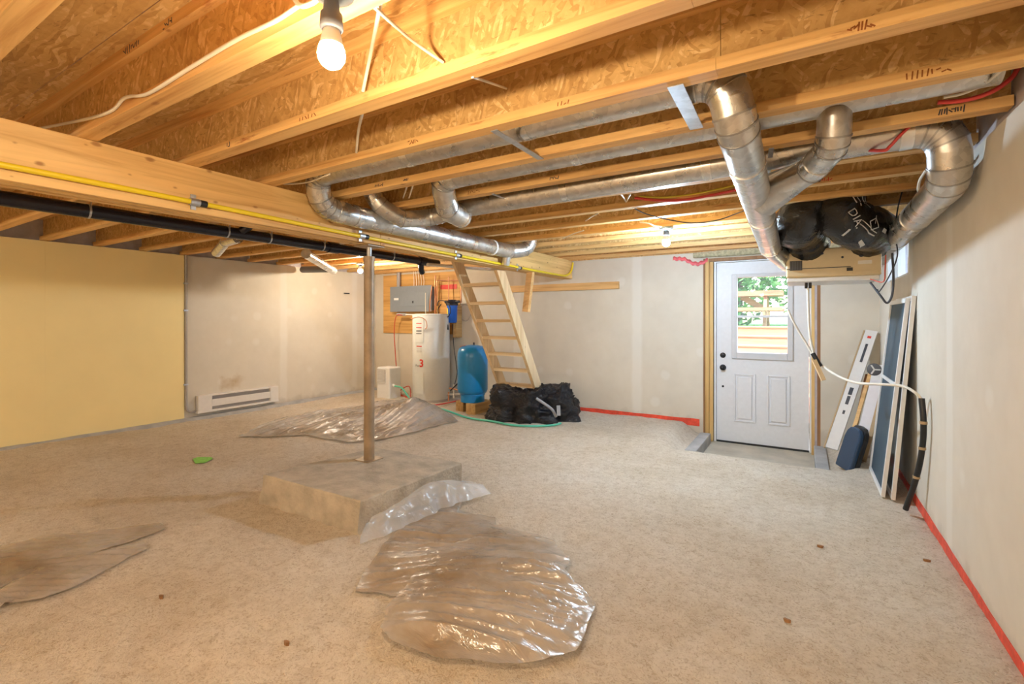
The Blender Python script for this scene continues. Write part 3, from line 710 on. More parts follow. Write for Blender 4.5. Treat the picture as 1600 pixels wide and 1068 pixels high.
# ------------------------------------------------------------------ pipes and cables under the ceiling
g_ = thing('gas_pipe', 'yellow coated gas tube clipped along the face of the pine beam', 'pipe', (-2.58, 2.5, 1.75))
pts = [(-2.572, YF + .1, 1.775), (-2.572, .5, 1.775), (-2.572, 1.3, 1.772), (-2.572, 2.4, 1.757), (-2.572, 4.4, 1.742), (-2.572, 5.3, 1.740), (-2.571, 5.55, 1.752), (-2.565, 5.68, 1.82), (-2.56, 5.72, 1.93)]
obj('gas_tube', MB().tube(smooth_path(pts, 6), .0125, 12), M['yellow_pipe'], g_)
for (px_, py_) in ((304, 318), (565, 372), (714, 401), (810, 420)):
    y = P(px_, py_, X=-2.572).y; z = P(px_, py_, X=-2.572).z
    z = 1.775 if y < 1 else 1.772 - (y - 1.3) * .0105
    o = obj('pipe_clip', MB().tube([(-2.572, y - .022, z), (-2.572, y + .022, z)], .019, 12), M['strap'], g_)
    obj('clip_plate', box((-2.589, y - .012, z - .035), (-2.583, y + .012, z + .04)), M['strap'], o)
    obj('coupling', MB().tube([(-2.572, y + .022, z), (-2.572, y + .055, z - .0005)], .017, 10), M['black'], g_)
dp = thing('drain_pipe', 'long black plastic drain pipe slung under the joists left of the beam', 'pipe', (-4, 2.5, 1.8))
A0 = Vector((-4.0, YF + .1, 1.895)); A1 = P(684, 411.5, X=-4.0)
dd = (A1 - A0)
obj('pipe_run', MB().tube([A0, A1], .0455, 24), M['abs'], dp)
def onpipe(px_): 
    y = P(px_, 380, X=-4.0).y; return A0 + dd * ((y - A0.y) / dd.y)
for px_ in (520, 660):
    q = onpipe(px_); obj('coupling', MB().tube([q - dd.normalized() * .06, q + dd.normalized() * .06], .053, 24), M['abs'], dp)
q = onpipe(372); obj('branch_stub', MB().tube([q, q + Vector((.06, .05, .06)), q + Vector((.10, .06, .10))], .034, 16), M['abs'], dp)
q = onpipe(660); obj('trap_fitting', MB().tube([q + Vector((-.02, 0, 0)), q + Vector((-.02, 0, -.10)), q + Vector((-.05, .05, -.13))], .035, 16), M['abs'], dp)
for px_ in (138, 354, 420, 503, 612):
    q = onpipe(px_)
    h = obj('pipe_hanger', MB().tube([q - dd.normalized() * .006, q + dd.normalized() * .006], .0475, 24), M['strap'], dp)
    obj('hanger_strip', MB().bar(q + Vector((.047, 0, .0)), q + Vector((.047, 0, ZJ - q.z + .03)), .012, .003, (0, 1, 0)), M['strap'], h)
wp = tag(obj('white_pipe', MB().tube([P(668, 413, X=-3.9), P(765, 421, X=-3.9)], .02, 12), M['pvc']), 'thin white plastic pipe above the electrical panel', 'pipe')

def cable(name, pts, r, m, lab, cat='cable', grp=None, n=6):
    return tag(obj(name, MB().tube(smooth_path(pts, n), r, 8), M[m]), lab, cat, grp)
ny = JY(1) - .038
cable('cable', [P(40, 205, Y=ny), P(158, 180, Y=ny), P(195, 153, Y=ny), P(232, 146, Y=ny), P(300, 104, Y=ny), P(370, 62, Y=ny), P(430, 33, Y=ny), P(468, 8, Y=ny)], .006, 'cable', 'white cable stapled along the nearest joist flange toward the warm bulb', grp='white wiring cables')
cable('cable', [P(596, -10, Y=JY(1) + .05), P(592, 20, Y=JY(1) + .1), P(580, 80, Y=JY(2) - .09), P(567, 143, Y=JY(2) - .042)], .006, 'cable', 'white cable hanging straight down beside the warm bulb', grp='white wiring cables')
cable('cable', [P(586, 12, Y=JY(1) + .05), P(610, 34, Y=JY(1) + .14), P(650, 68, Y=JY(2) - .1), P(693, 98, Y=JY(2) - .012)], .005, 'cable', 'white cable running slantwise into a hole in the second joist', grp='white wiring cables')
cable('cable', [P(566, 177, Y=JY(2) + .036), P(560, 205, Y=JY(3) - .15), P(557, 238, Y=JY(3) - .036)], .006, 'cable', 'short white cable hanging between the second and third joists', grp='white wiring cables')
cable('cable', [P(738, 120, Y=JY(2) + .02), P(765, 129, Y=JY(2) + .2), P(791, 138, Y=JY(3) - .012)], .0045, 'cable', 'thin white cable crossing the shaded second joist bay', grp='white wiring cables')
cable('cable', [P(425, 286, Y=JY(3) + .03), P(455, 287, Y=1.72), P(482, 284, Y=1.72), P(515, 272, Y=JY(3) + .035)], .005, 'cable', 'white cable passing the duct elbow at the beam', grp='white wiring cables')
for k in (0, 9):
    cable('cable', [P(636 + k, 290, Y=JY(4) + .04), P(633 + k, 300, Y=JY(4) + .2), P(630 + k, 309, Y=JY(5) - .036)], .005, 'cable', 'short white cable behind the beam elbow, ' + ('right' if k else 'left') + ' one of a pair', grp='paired short cables')
cable('cable', [P(1575, 100, Y=JY(4) + .04), P(1540, 130, Y=2.2), P(1505, 146, Y=2.27), P(1475, 152, Y=2.29)], .005, 'cable', 'thin white cable curling at the end of the upper right duct', grp='white wiring cables')
cable('pex_pipe', [P(1592, 104, Y=2.33), P(1580, 122, Y=2.33), P(1550, 143, Y=2.34), P(1510, 156, Y=2.35), P(1465, 160, Y=2.35)], .008, 'pex', 'red plastic water tube in the top right corner bay', 'pipe', 'red water tubes')
cable('pex_pipe', [P(1422, 196, Y=2.52), P(1405, 213, Y=2.53), P(1390, 229, Y=2.54), P(1380, 235, Y=2.55), P(1345, 234, Y=2.62)], .007, 'pex', 'red plastic water tube draped over the right duct', 'pipe', 'red water tubes')
b7 = JY(7) - .06
cable('pex_pipe', [P(992, 309, Y=b7), P(1030, 313, Y=b7), P(1070, 312, Y=b7), P(1110, 305, Y=b7), P(1160, 294, Y=b7), P(1230, 276, Y=b7)], .009, 'pex', 'red plastic water tube in a middle bay left of the descending duct', 'pipe', 'red water tubes')
cable('pex_pipe', [P(998, 307, Y=b7 + .02), P(1040, 308, Y=b7 + .02), P(1090, 302, Y=b7 + .02), P(1160, 287, Y=b7 + .02)], .006, 'sticker_y', 'thin yellow tube beside the red water tube', 'pipe')
for k, (a, b, nn) in enumerate((((970, 303), (978, 315), 6), ((985, 303), (979, 315), 6), ((935, 333), (915, 345), 7), ((912, 360), (880, 372), 8))):
    cable('cable', [P(*a, Y=JY(nn) + .04), P((a[0]+b[0])/2, (a[1]+b[1])/2 - 1, Y=JY(nn) + .2), P(*b, Y=JY(nn+1) - .037)], .005, 'cable', ('slim white cable, left of a pair meeting at a joist hole', 'slim white cable, right of a pair meeting at a joist hole', 'slim white cable crossing the eighth joist bay', 'slim white cable in a far bay near the beam end')[k], grp='white wiring cables')
zc = ZJ - .008
cable('cable', [P(992, 326, Z=zc), P(1010, 334, Z=zc - .01), P(1040, 342, Z=zc - .03), P(1080, 348, Z=zc - .05), P(1120, 344, Z=zc - .03), P(1165, 328, Z=zc)], .004, 'ink', 'thin dark wire drooping above the cool bulb', grp='dark wires')
cable('cable', [P(1000, 347, Z=zc), P(1015, 349, Z=zc - .01), P(1022, 352, Z=zc - .015), P(1034, 354, Z=zc - .02)], .005, 'cable', 'white cable feeding the cool bulb fixture', grp='white wiring cables')
# wires round the ventilator
cable('cable', [P(1412, 290, F=3.0), P(1402, 330, F=3.05), P(1400, 370, F=3.1), P(1402, 400, F=3.1), P(1390, 430, F=3.15), P(1374, 455, F=3.2), P(1371, 452, F=3.25)], .004, 'ink', 'thin dark wire looping right of the ventilator', grp='dark wires')
cable('cable', [P(1394, 395, F=3.2), P(1396, 430, F=3.2), P(1394, 460, F=3.2), P(1386, 473, F=3.22), P(1376, 462, F=3.25), P(1360, 441, F=3.33)], .007, 'ink', 'thick dark cord hanging in a loop below the ventilator', grp='dark wires')
cable('cable', [P(1384, 398, F=3.2), P(1383, 420, F=3.2), P(1380, 440, F=3.2), P(1360, 436, F=3.3)], .004, 'redcord', 'thin red wire hanging beside the ventilator', grp='dark wires')
cable('cable', [P(1447, 266, Y=2.85), P(1437, 282, Y=2.95), P(1436, 300, Y=3.0), P(1450, 318, Y=3.0)], .006, 'cable', 'white cable hooked behind the right elbow duct', grp='white wiring cables')

# ------------------------------------------------------------------ bulbs
def bulb_fixture(c, m, lab, plate=.055, top=ZJ, sc=1.0):
    """c = centre of glowing globe"""
    x, y, z = c
    t = thing('bulb_fixture', lab, 'lamp', (x, y, z), 'bare bulbs in ceiling sockets')
    obj('ceiling_box', MB().lathe([(0, top - .003), (plate, top - .003), (plate, top - .022), (plate * .6, top - .03), (0, top - .03)], (x, y, 0), 24), M['boxsteel'], t)
    obj('socket', MB().lathe([(0, top - .025), (.015, top - .03), (.019, z + .095), (.024, z + .092), (.026, z + .06), (.022, z + .055), (0, z + .055)], (x, y, 0), 20), M['socket'], t)
    g = obj('bulb', MB().lathe([(.0001, z - .031), (.012, z - .029), (.022, z - .022), (.029, z - .010), (.0305, z + .002), (.028, z + .014), (.026, z + .02)], (x, y, 0), 24), m, t)
    obj('bulb_neck', MB().lathe([(.026, z + .0201), (.022, z + .04), (.017, z + .06)], (x, y, 0), 24), M['bulbneck'], g)
    return t
b1 = P(518, 86, F=1.09); bulb_fixture(b1, M['bulb_warm'], 'bare warm bulb in a grey socket under the nearest joist', .05)
cable('cable', [P(452, -14, Y=JY(1) - .03), P(468, 8, Y=b1.y), P(485, 6, Y=b1.y), P(500, -4, Y=b1.y)], .006, 'cable', 'white cable loop entering the warm bulb fixture', grp='white wiring cables')
b2 = P(1041, 379, Y=JY(9)); bulb_fixture(b2, M['bulb_cool'], 'bare cool white bulb hanging near the door')
b3 = P(563, 423, Y=JY(10)); bulb_fixture(b3, M['bulb_left'], 'bare bulb beside the steel post, over the far left of the room')
bulb_fixture(Vector((-.9, -1.64, 1.80)), M['bulb_fill'], 'added fill bulb, unseen behind the camera on the right side of the beam')  # this bulb and the next are added fill to raise the ambient level
bulb_fixture(Vector((-4.3, -1.64, 1.80)), M['bulb_fill'], 'added fill bulb, unseen behind the camera on the left side of the beam')  # added fill, placed to brighten the left wall

# ------------------------------------------------------------------ left wall items
ht = thing('baseboard_heater', 'white electric baseboard heater on the left wall', 'heater', (XL + .03, 3.46, .045))
hy0, hy1, hz0, hz1 = 2.95, 3.98, .07, .272; hx = XL + .002; hd = .065
obj('back_panel', box((hx, hy0, hz0), (hx + .012, hy1, hz1)), M['heater'], ht)
for a, b in ((hy0, hy0 + .16), (hy1 - .12, hy1)): obj('end_cap', box((hx, a, hz0 + .005), (hx + hd, b, hz1)), M['heater'], ht, bevel=.005)
obj('front_panel', box((hx + hd - .008, hy0 + .16, hz0 + .055), (hx + hd - .002, hy1 - .12, hz1 - .062)), M['heater'], ht)
obj('top_rail', box((hx, hy0 + .16, hz1 - .018), (hx + hd - .004, hy1 - .12, hz1 - .003)), M['heater'], ht)
obj('bottom_rail', box((hx, hy0 - .01, hz0 - .01), (hx + hd + .006, hy1, hz0 + .015)), M['heater'], ht, bevel=.003)
obj('inner_grille', box((hx + .012, hy0 + .16, hz0 + .015), (hx + .03, hy1 - .12, hz1 - .02)), M['conduit'], ht)
cd = thing('conduit', 'grey electrical conduit running down the left wall to the heater', 'conduit', (XL + .02, 2.86, .1))
cy = P(291, 500, X=XL + .02).y; cx = XL + .018
obj('conduit_tube', MB().tube([(cx, cy, ZJ + .02), (cx, cy, .22)] + smooth_path([(cx, cy, .16), (cx, cy + .008, .12), (cx, cy + .04, .088), (cx, cy + .08, .083), (cx, hy0 + .02, .083)], 4), .0125, 12), M['conduit'], cd)
for z in (1.62, .42, 1.3): obj('conduit_clip', box((XL + .0005, cy - .028, z - .008), (XL + .033, cy + .018, z + .008)), M['strap'], cd)
mk = MB().box((XL + .0005, P(537, 440, X=XL).y, 1.60), (XL + .004, P(546, 440, X=XL).y, 1.62))
tag(obj('wall_slot', mk, M['ink']), 'small dark slot high on the far end of the left wall', 'slot')

# ------------------------------------------------------------------ utility corner
ply = tag(obj('plywood_board', box((-6.07, YB - .02, .965), (-4.45, YB - .002, ZJ - .03)), M['ply']), 'orange plywood board on the back wall behind the electrical panel', 'board')
ep = thing('electrical_panel', 'grey electrical breaker panel on the plywood board', 'electrical panel', (-5.38, 5.72, 1.31))
ex0, ex1, ez0, ez1, ey = -5.80, -4.92, 1.315, 1.725, 5.68
obj('cabinet', box((ex0 + .02, ey, ez0 + .02), (ex1 - .02, YB - .021, ez1 - .02)), M['grey_metal'], ep)
obj('cover', box((ex0, ey - .012, ez0), (ex1, ey, ez1)), M['grey_metal'], ep, bevel=.004)
dr = obj('panel_door', box((ex0 + .23, ey - .019, ez0 + .09), (ex1 - .10, ey - .0125, ez1 - .095)), M['grey_metal'], ep, bevel=.003)
obj('door_latch', box((ex0 + .50, ey - .028, ez0 + .135), (ex0 + .52, ey - .019, ez0 + .17)), M['ink'], dr)
obj('paper_label', box((ex0 + .09, ey - .0145, ez0 + .19), (ex0 + .19, ey - .012, ez0 + .225)), M['white'], ep)
obj('conduit_stub', MB().tube([(ex0 + .13, 5.73, ez1 - .03), (ex0 + .13, 5.73, ZJ)], .03, 14), M['conduit'], ep)
for k in range(5): cable('cable', [(ex0 + .46 + k * .05, 5.735, ez1 - .03), (ex0 + .455 + k * .052, 5.745, ez1 + .08), (ex0 + .45 + k * .045, 5.735, ZJ + .02)], .0055, 'cable', f'white cable into the electrical panel top, {ORD[k]} of five from the left', grp='panel feed cables')
# water heater
wh = thing('water_heater', 'tall white electric water heater tank in the back corner', 'water heater', (-4.72, 5.42, 0))
WX, WY, WR, WT = -4.72, 5.44, .272, 1.275
obj('tank', MB().lathe([(0, .01), (WR - .01, .01), (WR, .03), (WR, WT - .03), (WR - .012, WT - .008), (WR - .04, WT), (0, WT + .004)], (WX, WY, 0), 48), M['enamel'], wh)
obj('top_rim', MB().lathe([(WR + .001, WT - .03), (WR + .004, WT - .02), (WR + .001, WT - .012)], (WX, WY, 0), 48), M['enamel'], wh)
obj('base_ring', MB().lathe([(WR + .002, .0), (WR + .003, .035), (WR - .01, .036)], (WX, WY, 0), 48), M['conduit'], wh)
def curved_plate(c, R, a0, a1, z0, z1, th=.006, n=10):
    mb = MB(); vs_ = []
    for k in range(n + 1):
        a = a0 + (a1 - a0) * k / n
        for r, z in ((R, z0), (R, z1), (R + th, z1), (R + th, z0)): vs_.append((c[0] + r * math.cos(a), c[1] + r * math.sin(a), z))
    return mb.add(vs_, [(4*k+i, 4*k+(i+1) % 4, 4*(k+1)+(i+1) % 4, 4*(k+1)+i) for k in range(n) for i in range(4)] + [(0,1,2,3), (4*n+3, 4*n+2, 4*n+1, 4*n)])
wc = (WX, WY); af = math.atan2(-WY, -WX)      # direction towards the camera
def pa(px_): return af + math.asin(max(-.98, min(.98, (px_ - 670.5) / 29.5)))
up_ = obj('upper_access_panel', curved_plate(wc, WR, pa(645), pa(659), .86, 1.22), M['enamel'], wh)
lo_ = obj('lower_access_panel', curved_plate(wc, WR, pa(646), pa(659), .13, .43), M['enamel'], wh)
for z, t_, m_ in ((1.13, .012, 'red'), (1.07, .01, 'red'), (1.02, .014, 'ink'), (.985, .01, 'ink'), (.80, .014, 'red'), (.765, .01, 'print'), (.72, .03, 'print')):
    obj('printed_mark', curved_plate(wc, WR + (.0065 if z > .86 else .0005), pa(648), pa(656), z, z + t_, .001, 5), M[m_], up_)
# the painted figure 3 with a word before it
def on_cyl(body, size, px_, z, m_):
    cu = bpy.data.curves.new('printed_text', 'FONT'); cu.body = body; cu.size = size; cu.resolution_u = 3; cu.align_x = 'CENTER'; cu.offset = .004 if size > .1 else 0
    tmp = bpy.data.objects.new('tmp_text', cu); COL.objects.link(tmp)
    me = bpy.data.meshes.new_from_object(tmp.evaluated_get(bpy.context.evaluated_depsgraph_get())); bpy.data.objects.remove(tmp)
    a0 = pa(px_); vs_ = []
    for v_ in me.vertices:
        a = a0 + v_.co.x / WR; vs_.append((WX + (WR + .002) * math.cos(a), WY + (WR + .002) * math.sin(a), z + v_.co.y))
    obj('printed_text', MB().add(vs_, [tuple(p.vertices) for p in me.polygons]), M[m_], wh)
on_cyl('3', .15, 655.5, .515, 'red'); on_cyl('Plus', .045, 649, .515, 'ink')
obj('wire_whip', MB().tube(smooth_path([P(642, 498, F=6.75), P(655, 495, F=6.75), P(665, 500, F=6.72), P(667, 510, F=6.72), P(664, 514, F=6.72)], 5), .006, 8), M['copper'], wh)
# copper pipes
def pipe(pts, r, m_, lab, grp='copper water pipes'):
    return tag(obj('water_pipe', MB().tube(pts, r, 10), M[m_]), lab, 'pipe', grp)
yp = 5.70
def U(px_, py_, y=yp): return P(px_, py_, Y=y)
pipe([U(697, 490, 5.6) + Vector((0,0,0)), U(697, 640, 5.55)], .011, 'copper', 'vertical copper pipe just right of the water heater')
pipe([U(680, 430), U(680, 492)], .012, 'copper', 'copper riser left of the red sticker')
pipe([U(683, 438), U(683, 475)], .009, 'copper', 'thin copper riser close to the red sticker')
pipe([U(683, 438), U(720, 438), U(720.5, 472), U(712, 473)], .010, 'copper', 'copper pipe bending down into the blue water filter')
pipe([U(701, 432), U(701, 468)], .008, 'copper', 'copper pipe crossing the red sticker')
pipe([U(675, 445, 5.62), U(672, 470, 5.62), U(671, 488, 5.62)], .008, 'copper', 'slanted copper pipe at the right edge of the panel')
pipe([U(665, 457, 5.6), U(665, 492, 5.6)], .007, 'cable', 'pale thin pipe in front of the panel', None)
pipe([U(632, 491, 5.62), U(668, 492, 5.62)], .012, 'pvc', 'pale horizontal pipe above the water heater', None)
tag(obj('valve_block', MB().tube([U(621, 491, 5.62), U(634, 491, 5.62)], .024, 12), M['conduit']), 'grey pipe coupling under the electrical panel', 'coupling')
tag(obj('red_sticker', box((U(683, 448).x, YB - .0235, U(683, 451.5).z), (U(709, 448).x, YB - .0205, U(683, 444.5).z)), M['red']), 'red strip sticker on the plywood board', 'sticker')
# blue water filter
wf = thing('water_filter', 'bright blue water filter canister with black head', 'water filter', U(706, 505, 5.6))
fx, fz0, fz1 = U(706.5, 490, 5.6).x, U(706, 504, 5.6).z, U(706, 477, 5.6).z
obj('canister', MB().lathe([(0, fz0), (.06, fz0), (.072, fz0 + .015), (.078, fz1 - .02), (.082, fz1)], (fx, 5.6, 0), 24), M['blue2'], wf)
obj('filter_head', MB().lathe([(.09, fz1), (.092, fz1 + .03), (.075, fz1 + .05), (.06, fz1 + .085), (0, fz1 + .085)], (fx, 5.6, 0), 24), M['black'], wf)
obj('inlet_port', MB().tube([(fx - .13, 5.6, fz1 + .055), (fx + .13, 5.6, fz1 + .055)], .022, 12), M['black'], wf)
obj('filter_label', curved_plate((fx, 5.6), .0795, -2.15, -1.75, fz0 + .05, fz1 - .04, .001, 5), M['sticker_y'], wf)
obj('bracket', box((fx - .03, 5.66, fz0 - .22), (fx + .03, YB - .003, fz1)), M['block'], wf)
cable('cable', [U(683, 477, 5.58), U(686, 470, 5.5), U(699, 472, 5.48), U(704, 486, 5.48), U(698, 496, 5.5), U(688, 494, 5.52), U(684, 484, 5.55), U(689, 475, 5.55)], .007, 'black', 'black hose coiled in front of the blue filter', grp='black hoses')
tag(obj('filter_wrench', MB().tube([U(694, 496, 5.5), U(698, 508, 5.5), U(699.5, 515, 5.5)], [.012, .026, .018], 10), M['black']), 'black spray handle hanging under the blue filter', 'handle')
cable('cable', [U(719, 475, 5.78), U(732, 478, 5.79), U(736, 490, 5.79), U(729, 501, 5.79), U(720, 496, 5.79), U(718, 484, 5.79), U(724, 476, 5.79)], .004, 'conduit', 'thin grey wire coiled on the wall beside the blue filter', grp='wall wires')
cable('cable', [U(707, 506, 5.68), U(709, 540, 5.72), U(713, 570, 5.72), U(714, 585, 5.7), U(709, 605, 5.6)], .006, 'black', 'black hose dropping from the filter to the floor valves', grp='black hoses')
cable('cable', [U(629, 492, 5.6), U(619, 494, 5.6), U(616, 520, 5.62), U(619, 570, 5.62), U(621, 605, 5.6), U(627, 614, 5.45)], .007, 'redcord', 'red cord hanging from the pipe coupling to the floor', grp='red cords')
cable('cable', [P(612, 621, Z=.02), P(625, 616, Z=.02), P(640, 622, Z=.02), P(640, 604, Z=.12), P(630, 606, Z=.1), P(622, 616, Z=.03), P(640, 620, Z=.015)], .008, 'redcord', 'red cord coiled on the floor left of the water heater', grp='red cords')
cable('pex_pipe', [P(664, 634, Z=.02), P(690, 631, Z=.02), P(718, 625, Z=.02)], .009, 'pex', 'red tube on the floor in front of the water heater', 'pipe', 'red water tubes')
vl = thing('floor_valves', 'cluster of brass valves and pipes between the water heater and the blue tank', 'valves', P(708, 622, Y=5.4))
for k, (a, b, r) in enumerate((((699, 616), (722, 616), .014), ((702, 606), (716, 609), .011), ((709, 600), (709, 622), .012), ((716, 598), (704, 610), .009), ((701, 612), (701, 626), .012))):
    obj('valve_pipe', MB().tube([P(*a, Y=5.4), P(*b, Y=5.38)], r, 10), M[('conduit', 'copper', 'pvc', 'black', 'copper')[k]], vl)
# blue pressure tank on timber blocks
BTX, BTY = -3.73, 5.12
bt = thing('pressure_tank', 'blue steel pressure tank standing on timber blocks', 'tank', (BTX, BTY, .12))
obj('tank_body', MB().lathe([(0, .215), (.15, .215), (.185, .235), (.2, .275), (.2, .70), (.196, .76), (.178, .81), (.14, .84), (.07, .855), (0, .858)], (BTX, BTY, 0), 40), M['blue'], bt)
obj('tank_skirt', MB().lathe([(.158, .115), (.158, .22)], (BTX, BTY, 0), 40), M['blue'], bt)
obj('skirt_band', MB().lathe([(.165, .205), (.168, .218), (.160, .222)], (BTX, BTY, 0), 40), M['blue'], bt)
obj('air_valve', MB().lathe([(.0, .89), (.012, .89), (.012, .85)], (BTX + .02, BTY, 0), 12), M['black'], bt)
obj('warning_label', MB().bar((BTX - .13, BTY - .10, .838), (BTX - .07, BTY - .06, .852), .05, .004), M['red'], bt)
for a, b, lab in (((-3.93, 5.02), (-3.81, 5.30), 'timber block under the left side of the blue tank'), ((-3.70, 4.93), (-3.55, 5.33), 'timber block under the right side of the blue tank')):
    z_ = floor_z((a[0]+b[0])/2, (a[1]+b[1])/2)
    tag(obj('timber_block', box((a[0], a[1], min(z_, 0) - .01), (b[0], b[1], .118)), M['block'], bevel=.004), lab, 'timber block', 'timber blocks under the tank')
# dehumidifier
dh = thing('dehumidifier', 'small white dehumidifier on the floor behind the steel post', 'dehumidifier', (-5.38, 5.25, 0))
obj('housing', box((-5.52, 5.12, -.01), (-5.25, 5.36, .475)), M['white'], dh, bevel=.02)
gr = obj('grille', box((-5.50, 5.114, .24), (-5.335, 5.122, .44)), M['conduit'], dh)
for k in range(10): obj('grille_slat', box((-5.50, 5.108, .245 + k * .0195), (-5.335, 5.116, .256 + k * .0195)), M['white'], gr)
obj('side_spout', MB().tube([(-5.26, 5.2, .21), (-5.20, 5.18, .20)], .02, 12), M['white'], dh)
hp = [Vector((-5.20, 5.18, .20)), P(628, 606, Y=5.1), P(640, 622, Y=5.0), P(655, 634, Z=.05), P(690, 645, Z=.03), P(730, 650, Z=.03), P(770, 656, Z=.03), P(800, 661, Z=.035), P(835, 661.5, Z=.04), P(865, 659, Z=.04), P(876, 657, Z=.04)]
for k, q in enumerate(hp):
    if k >= 3: q.z = floor_z(q.x, q.y) + .016
cable('garden_hose', hp, .0125, 'green', 'green garden hose running along the floor under the black bag', 'hose')

# ------------------------------------------------------------------ ladder stairs and boards
st = thing('ladder_stairs', 'steep open wooden ladder stairs leaning up behind the beam', 'stairs', (-3.0, 5.33, 0))
tx0, tx1 = -3.235, -2.765
def LY(z): return 5.33 - (.75 / 1.19) * z
dl = Vector((0, -.75, 1.19)).normalized(); nl = Vector((0, 1.19, .75)).normalized()
for x, ztop in ((tx0 - .019, 1.95), (tx1 + .019, BZ0 - .015)):
    a = Vector((x, LY(-.02), -.02)); b = Vector((x, LY(ztop), ztop))
    hw = nl * .07
    pl = [a - hw + dl * (.0), a + hw, b + hw, b - hw]
    # cut level at floor and top
    pl = [Vector((x - .019, LY(z) + s * .115, z)) for z, s in ((-.02, -.72), (-.02, .72), (ztop, .72), (ztop, -.72))]
    obj('stringer', MB().prism(pl, (.038, 0, 0)), M['lumber'], st)
for k in range(8):
    z = 1.575 - .198 * k; y = LY(z)
    obj('tread', box((tx0, y - .075, z - .019), (tx1, y + .06, z + .016)), M['lumber_x'], st, bevel=.002)
a = P(781, 450, Y=5.77).x
tag(obj('ledger_board', MB().prism([(a, YB - .002, 1.575), (a + .04, YB - .002, 1.665), (-1.965, YB - .002, 1.665), (-1.965, YB - .002, 1.575)], (0, -.038, 0)), M['wood2x4']), 'horizontal orange two-by-four fixed to the back wall', 'board')
tp = Vector((-2.60, 4.74, BZ0 + .0)); bt_ = P(822, 487, F=5.38)
tp = P(829, 434, F=5.38); tp.z = BZ0 - .001
tag(obj('hanging_brace', MB().bar(tp + Vector((0, 0, .0)), bt_, .088, .038, (.25, 1, 0)), M['wood2x4']), 'short wood brace hanging below the far end of the beam', 'board')

# ------------------------------------------------------------------ black garbage bag heap
def heap(name, c, rx, ry, h, rot, seed, lab):
    n, m_ = 72, 34; vs_ = []; cr, sr = math.cos(rot), math.sin(rot)
    for i in range(m_ + 1):
        ph = (i / m_) * PI / 2
        for j in range(n):
            th = 2 * PI * j / n
            e = 1 + .12 * noise.noise(Vector((math.cos(th) * 1.6, math.sin(th) * 1.6, seed)))
            ex = abs(math.cos(ph)) ** .38 * e
            x = rx * ex * math.copysign(abs(math.cos(th)) ** .75, math.cos(th)); y = ry * ex * math.copysign(abs(math.sin(th)) ** .75, math.sin(th)); z = h * (math.sin(ph) ** .75)
            q = Vector((x, y, z)); d = noise.noise(q * 4.5 + Vector((seed, 0, 0))) * .16 + ((1 - abs(noise.noise(q * 7 + Vector((0, seed, 0))))) ** 3 - .4) * .13 + ((1 - abs(noise.noise(q * 17))) ** 3 - .4) * .04
            q *= 1 + d / max(.12, q.length) * .62
            q.z = max(q.z, 0)
            vs_.append(Vector((c[0] + q.x * cr - q.y * sr, c[1] + q.x * sr + q.y * cr, c[2] + q.z)))
    mb = MB().add(vs_, [(i*n+j, i*n+(j+1) % n, (i+1)*n+(j+1) % n, (i+1)*n+j) for i in range(m_) for j in range(n)], True)
    return tag(obj(name, mb, M['bag']), lab, 'garbage bag', 'black garbage bags')
bc = P(822, 650, Z=0)
heap('garbage_bag', (-2.88, 4.99, -.01), .39, .24, .37, .35, 2.2, 'large crumpled black garbage bag at the foot of the ladder stairs')
heap('garbage_bag', (-2.62, 5.22, -.01), .28, .22, .37, .3, 7.7, 'smaller black garbage bag slumped toward the red wall tape')
q = P(884, 642, Z=0); tag(obj('bag_tail', MB().tube(smooth_path([(-2.52, 5.28, .22), (-2.43, 5.36, .14), (-2.40, 5.47, .06)], 5), [.10, .10, .10, .09, .09, .085, .08, .08, .075, .07, .06], 14, rf=lambda i, j: 1 + .2 * noise.noise(Vector((j * .8, i * .5, 3)))), M['bag']), 'twisted black bag end lying toward the back wall', 'garbage bag', 'black garbage bags')
for pts_, wd_, lab in (([(838, 622), (850, 630), (863, 640), (869, 651)], .03, 'grey strap lying across the black bags'),):
    ps = [P(x, y, F=5.36) for x, y in pts_]
    tag(obj('grey_strap', MB().tube(smooth_path(ps, 5), .016, 8), M['greystrap']), lab, 'strap')
tag(obj('grey_paper', MB().bar(P(872.5, 633, F=5.3), P(873, 649, F=5.3), .04, .004, (SA, -CA, 0)), M['greystrap']), 'small grey paper tag on the black bags', 'paper')

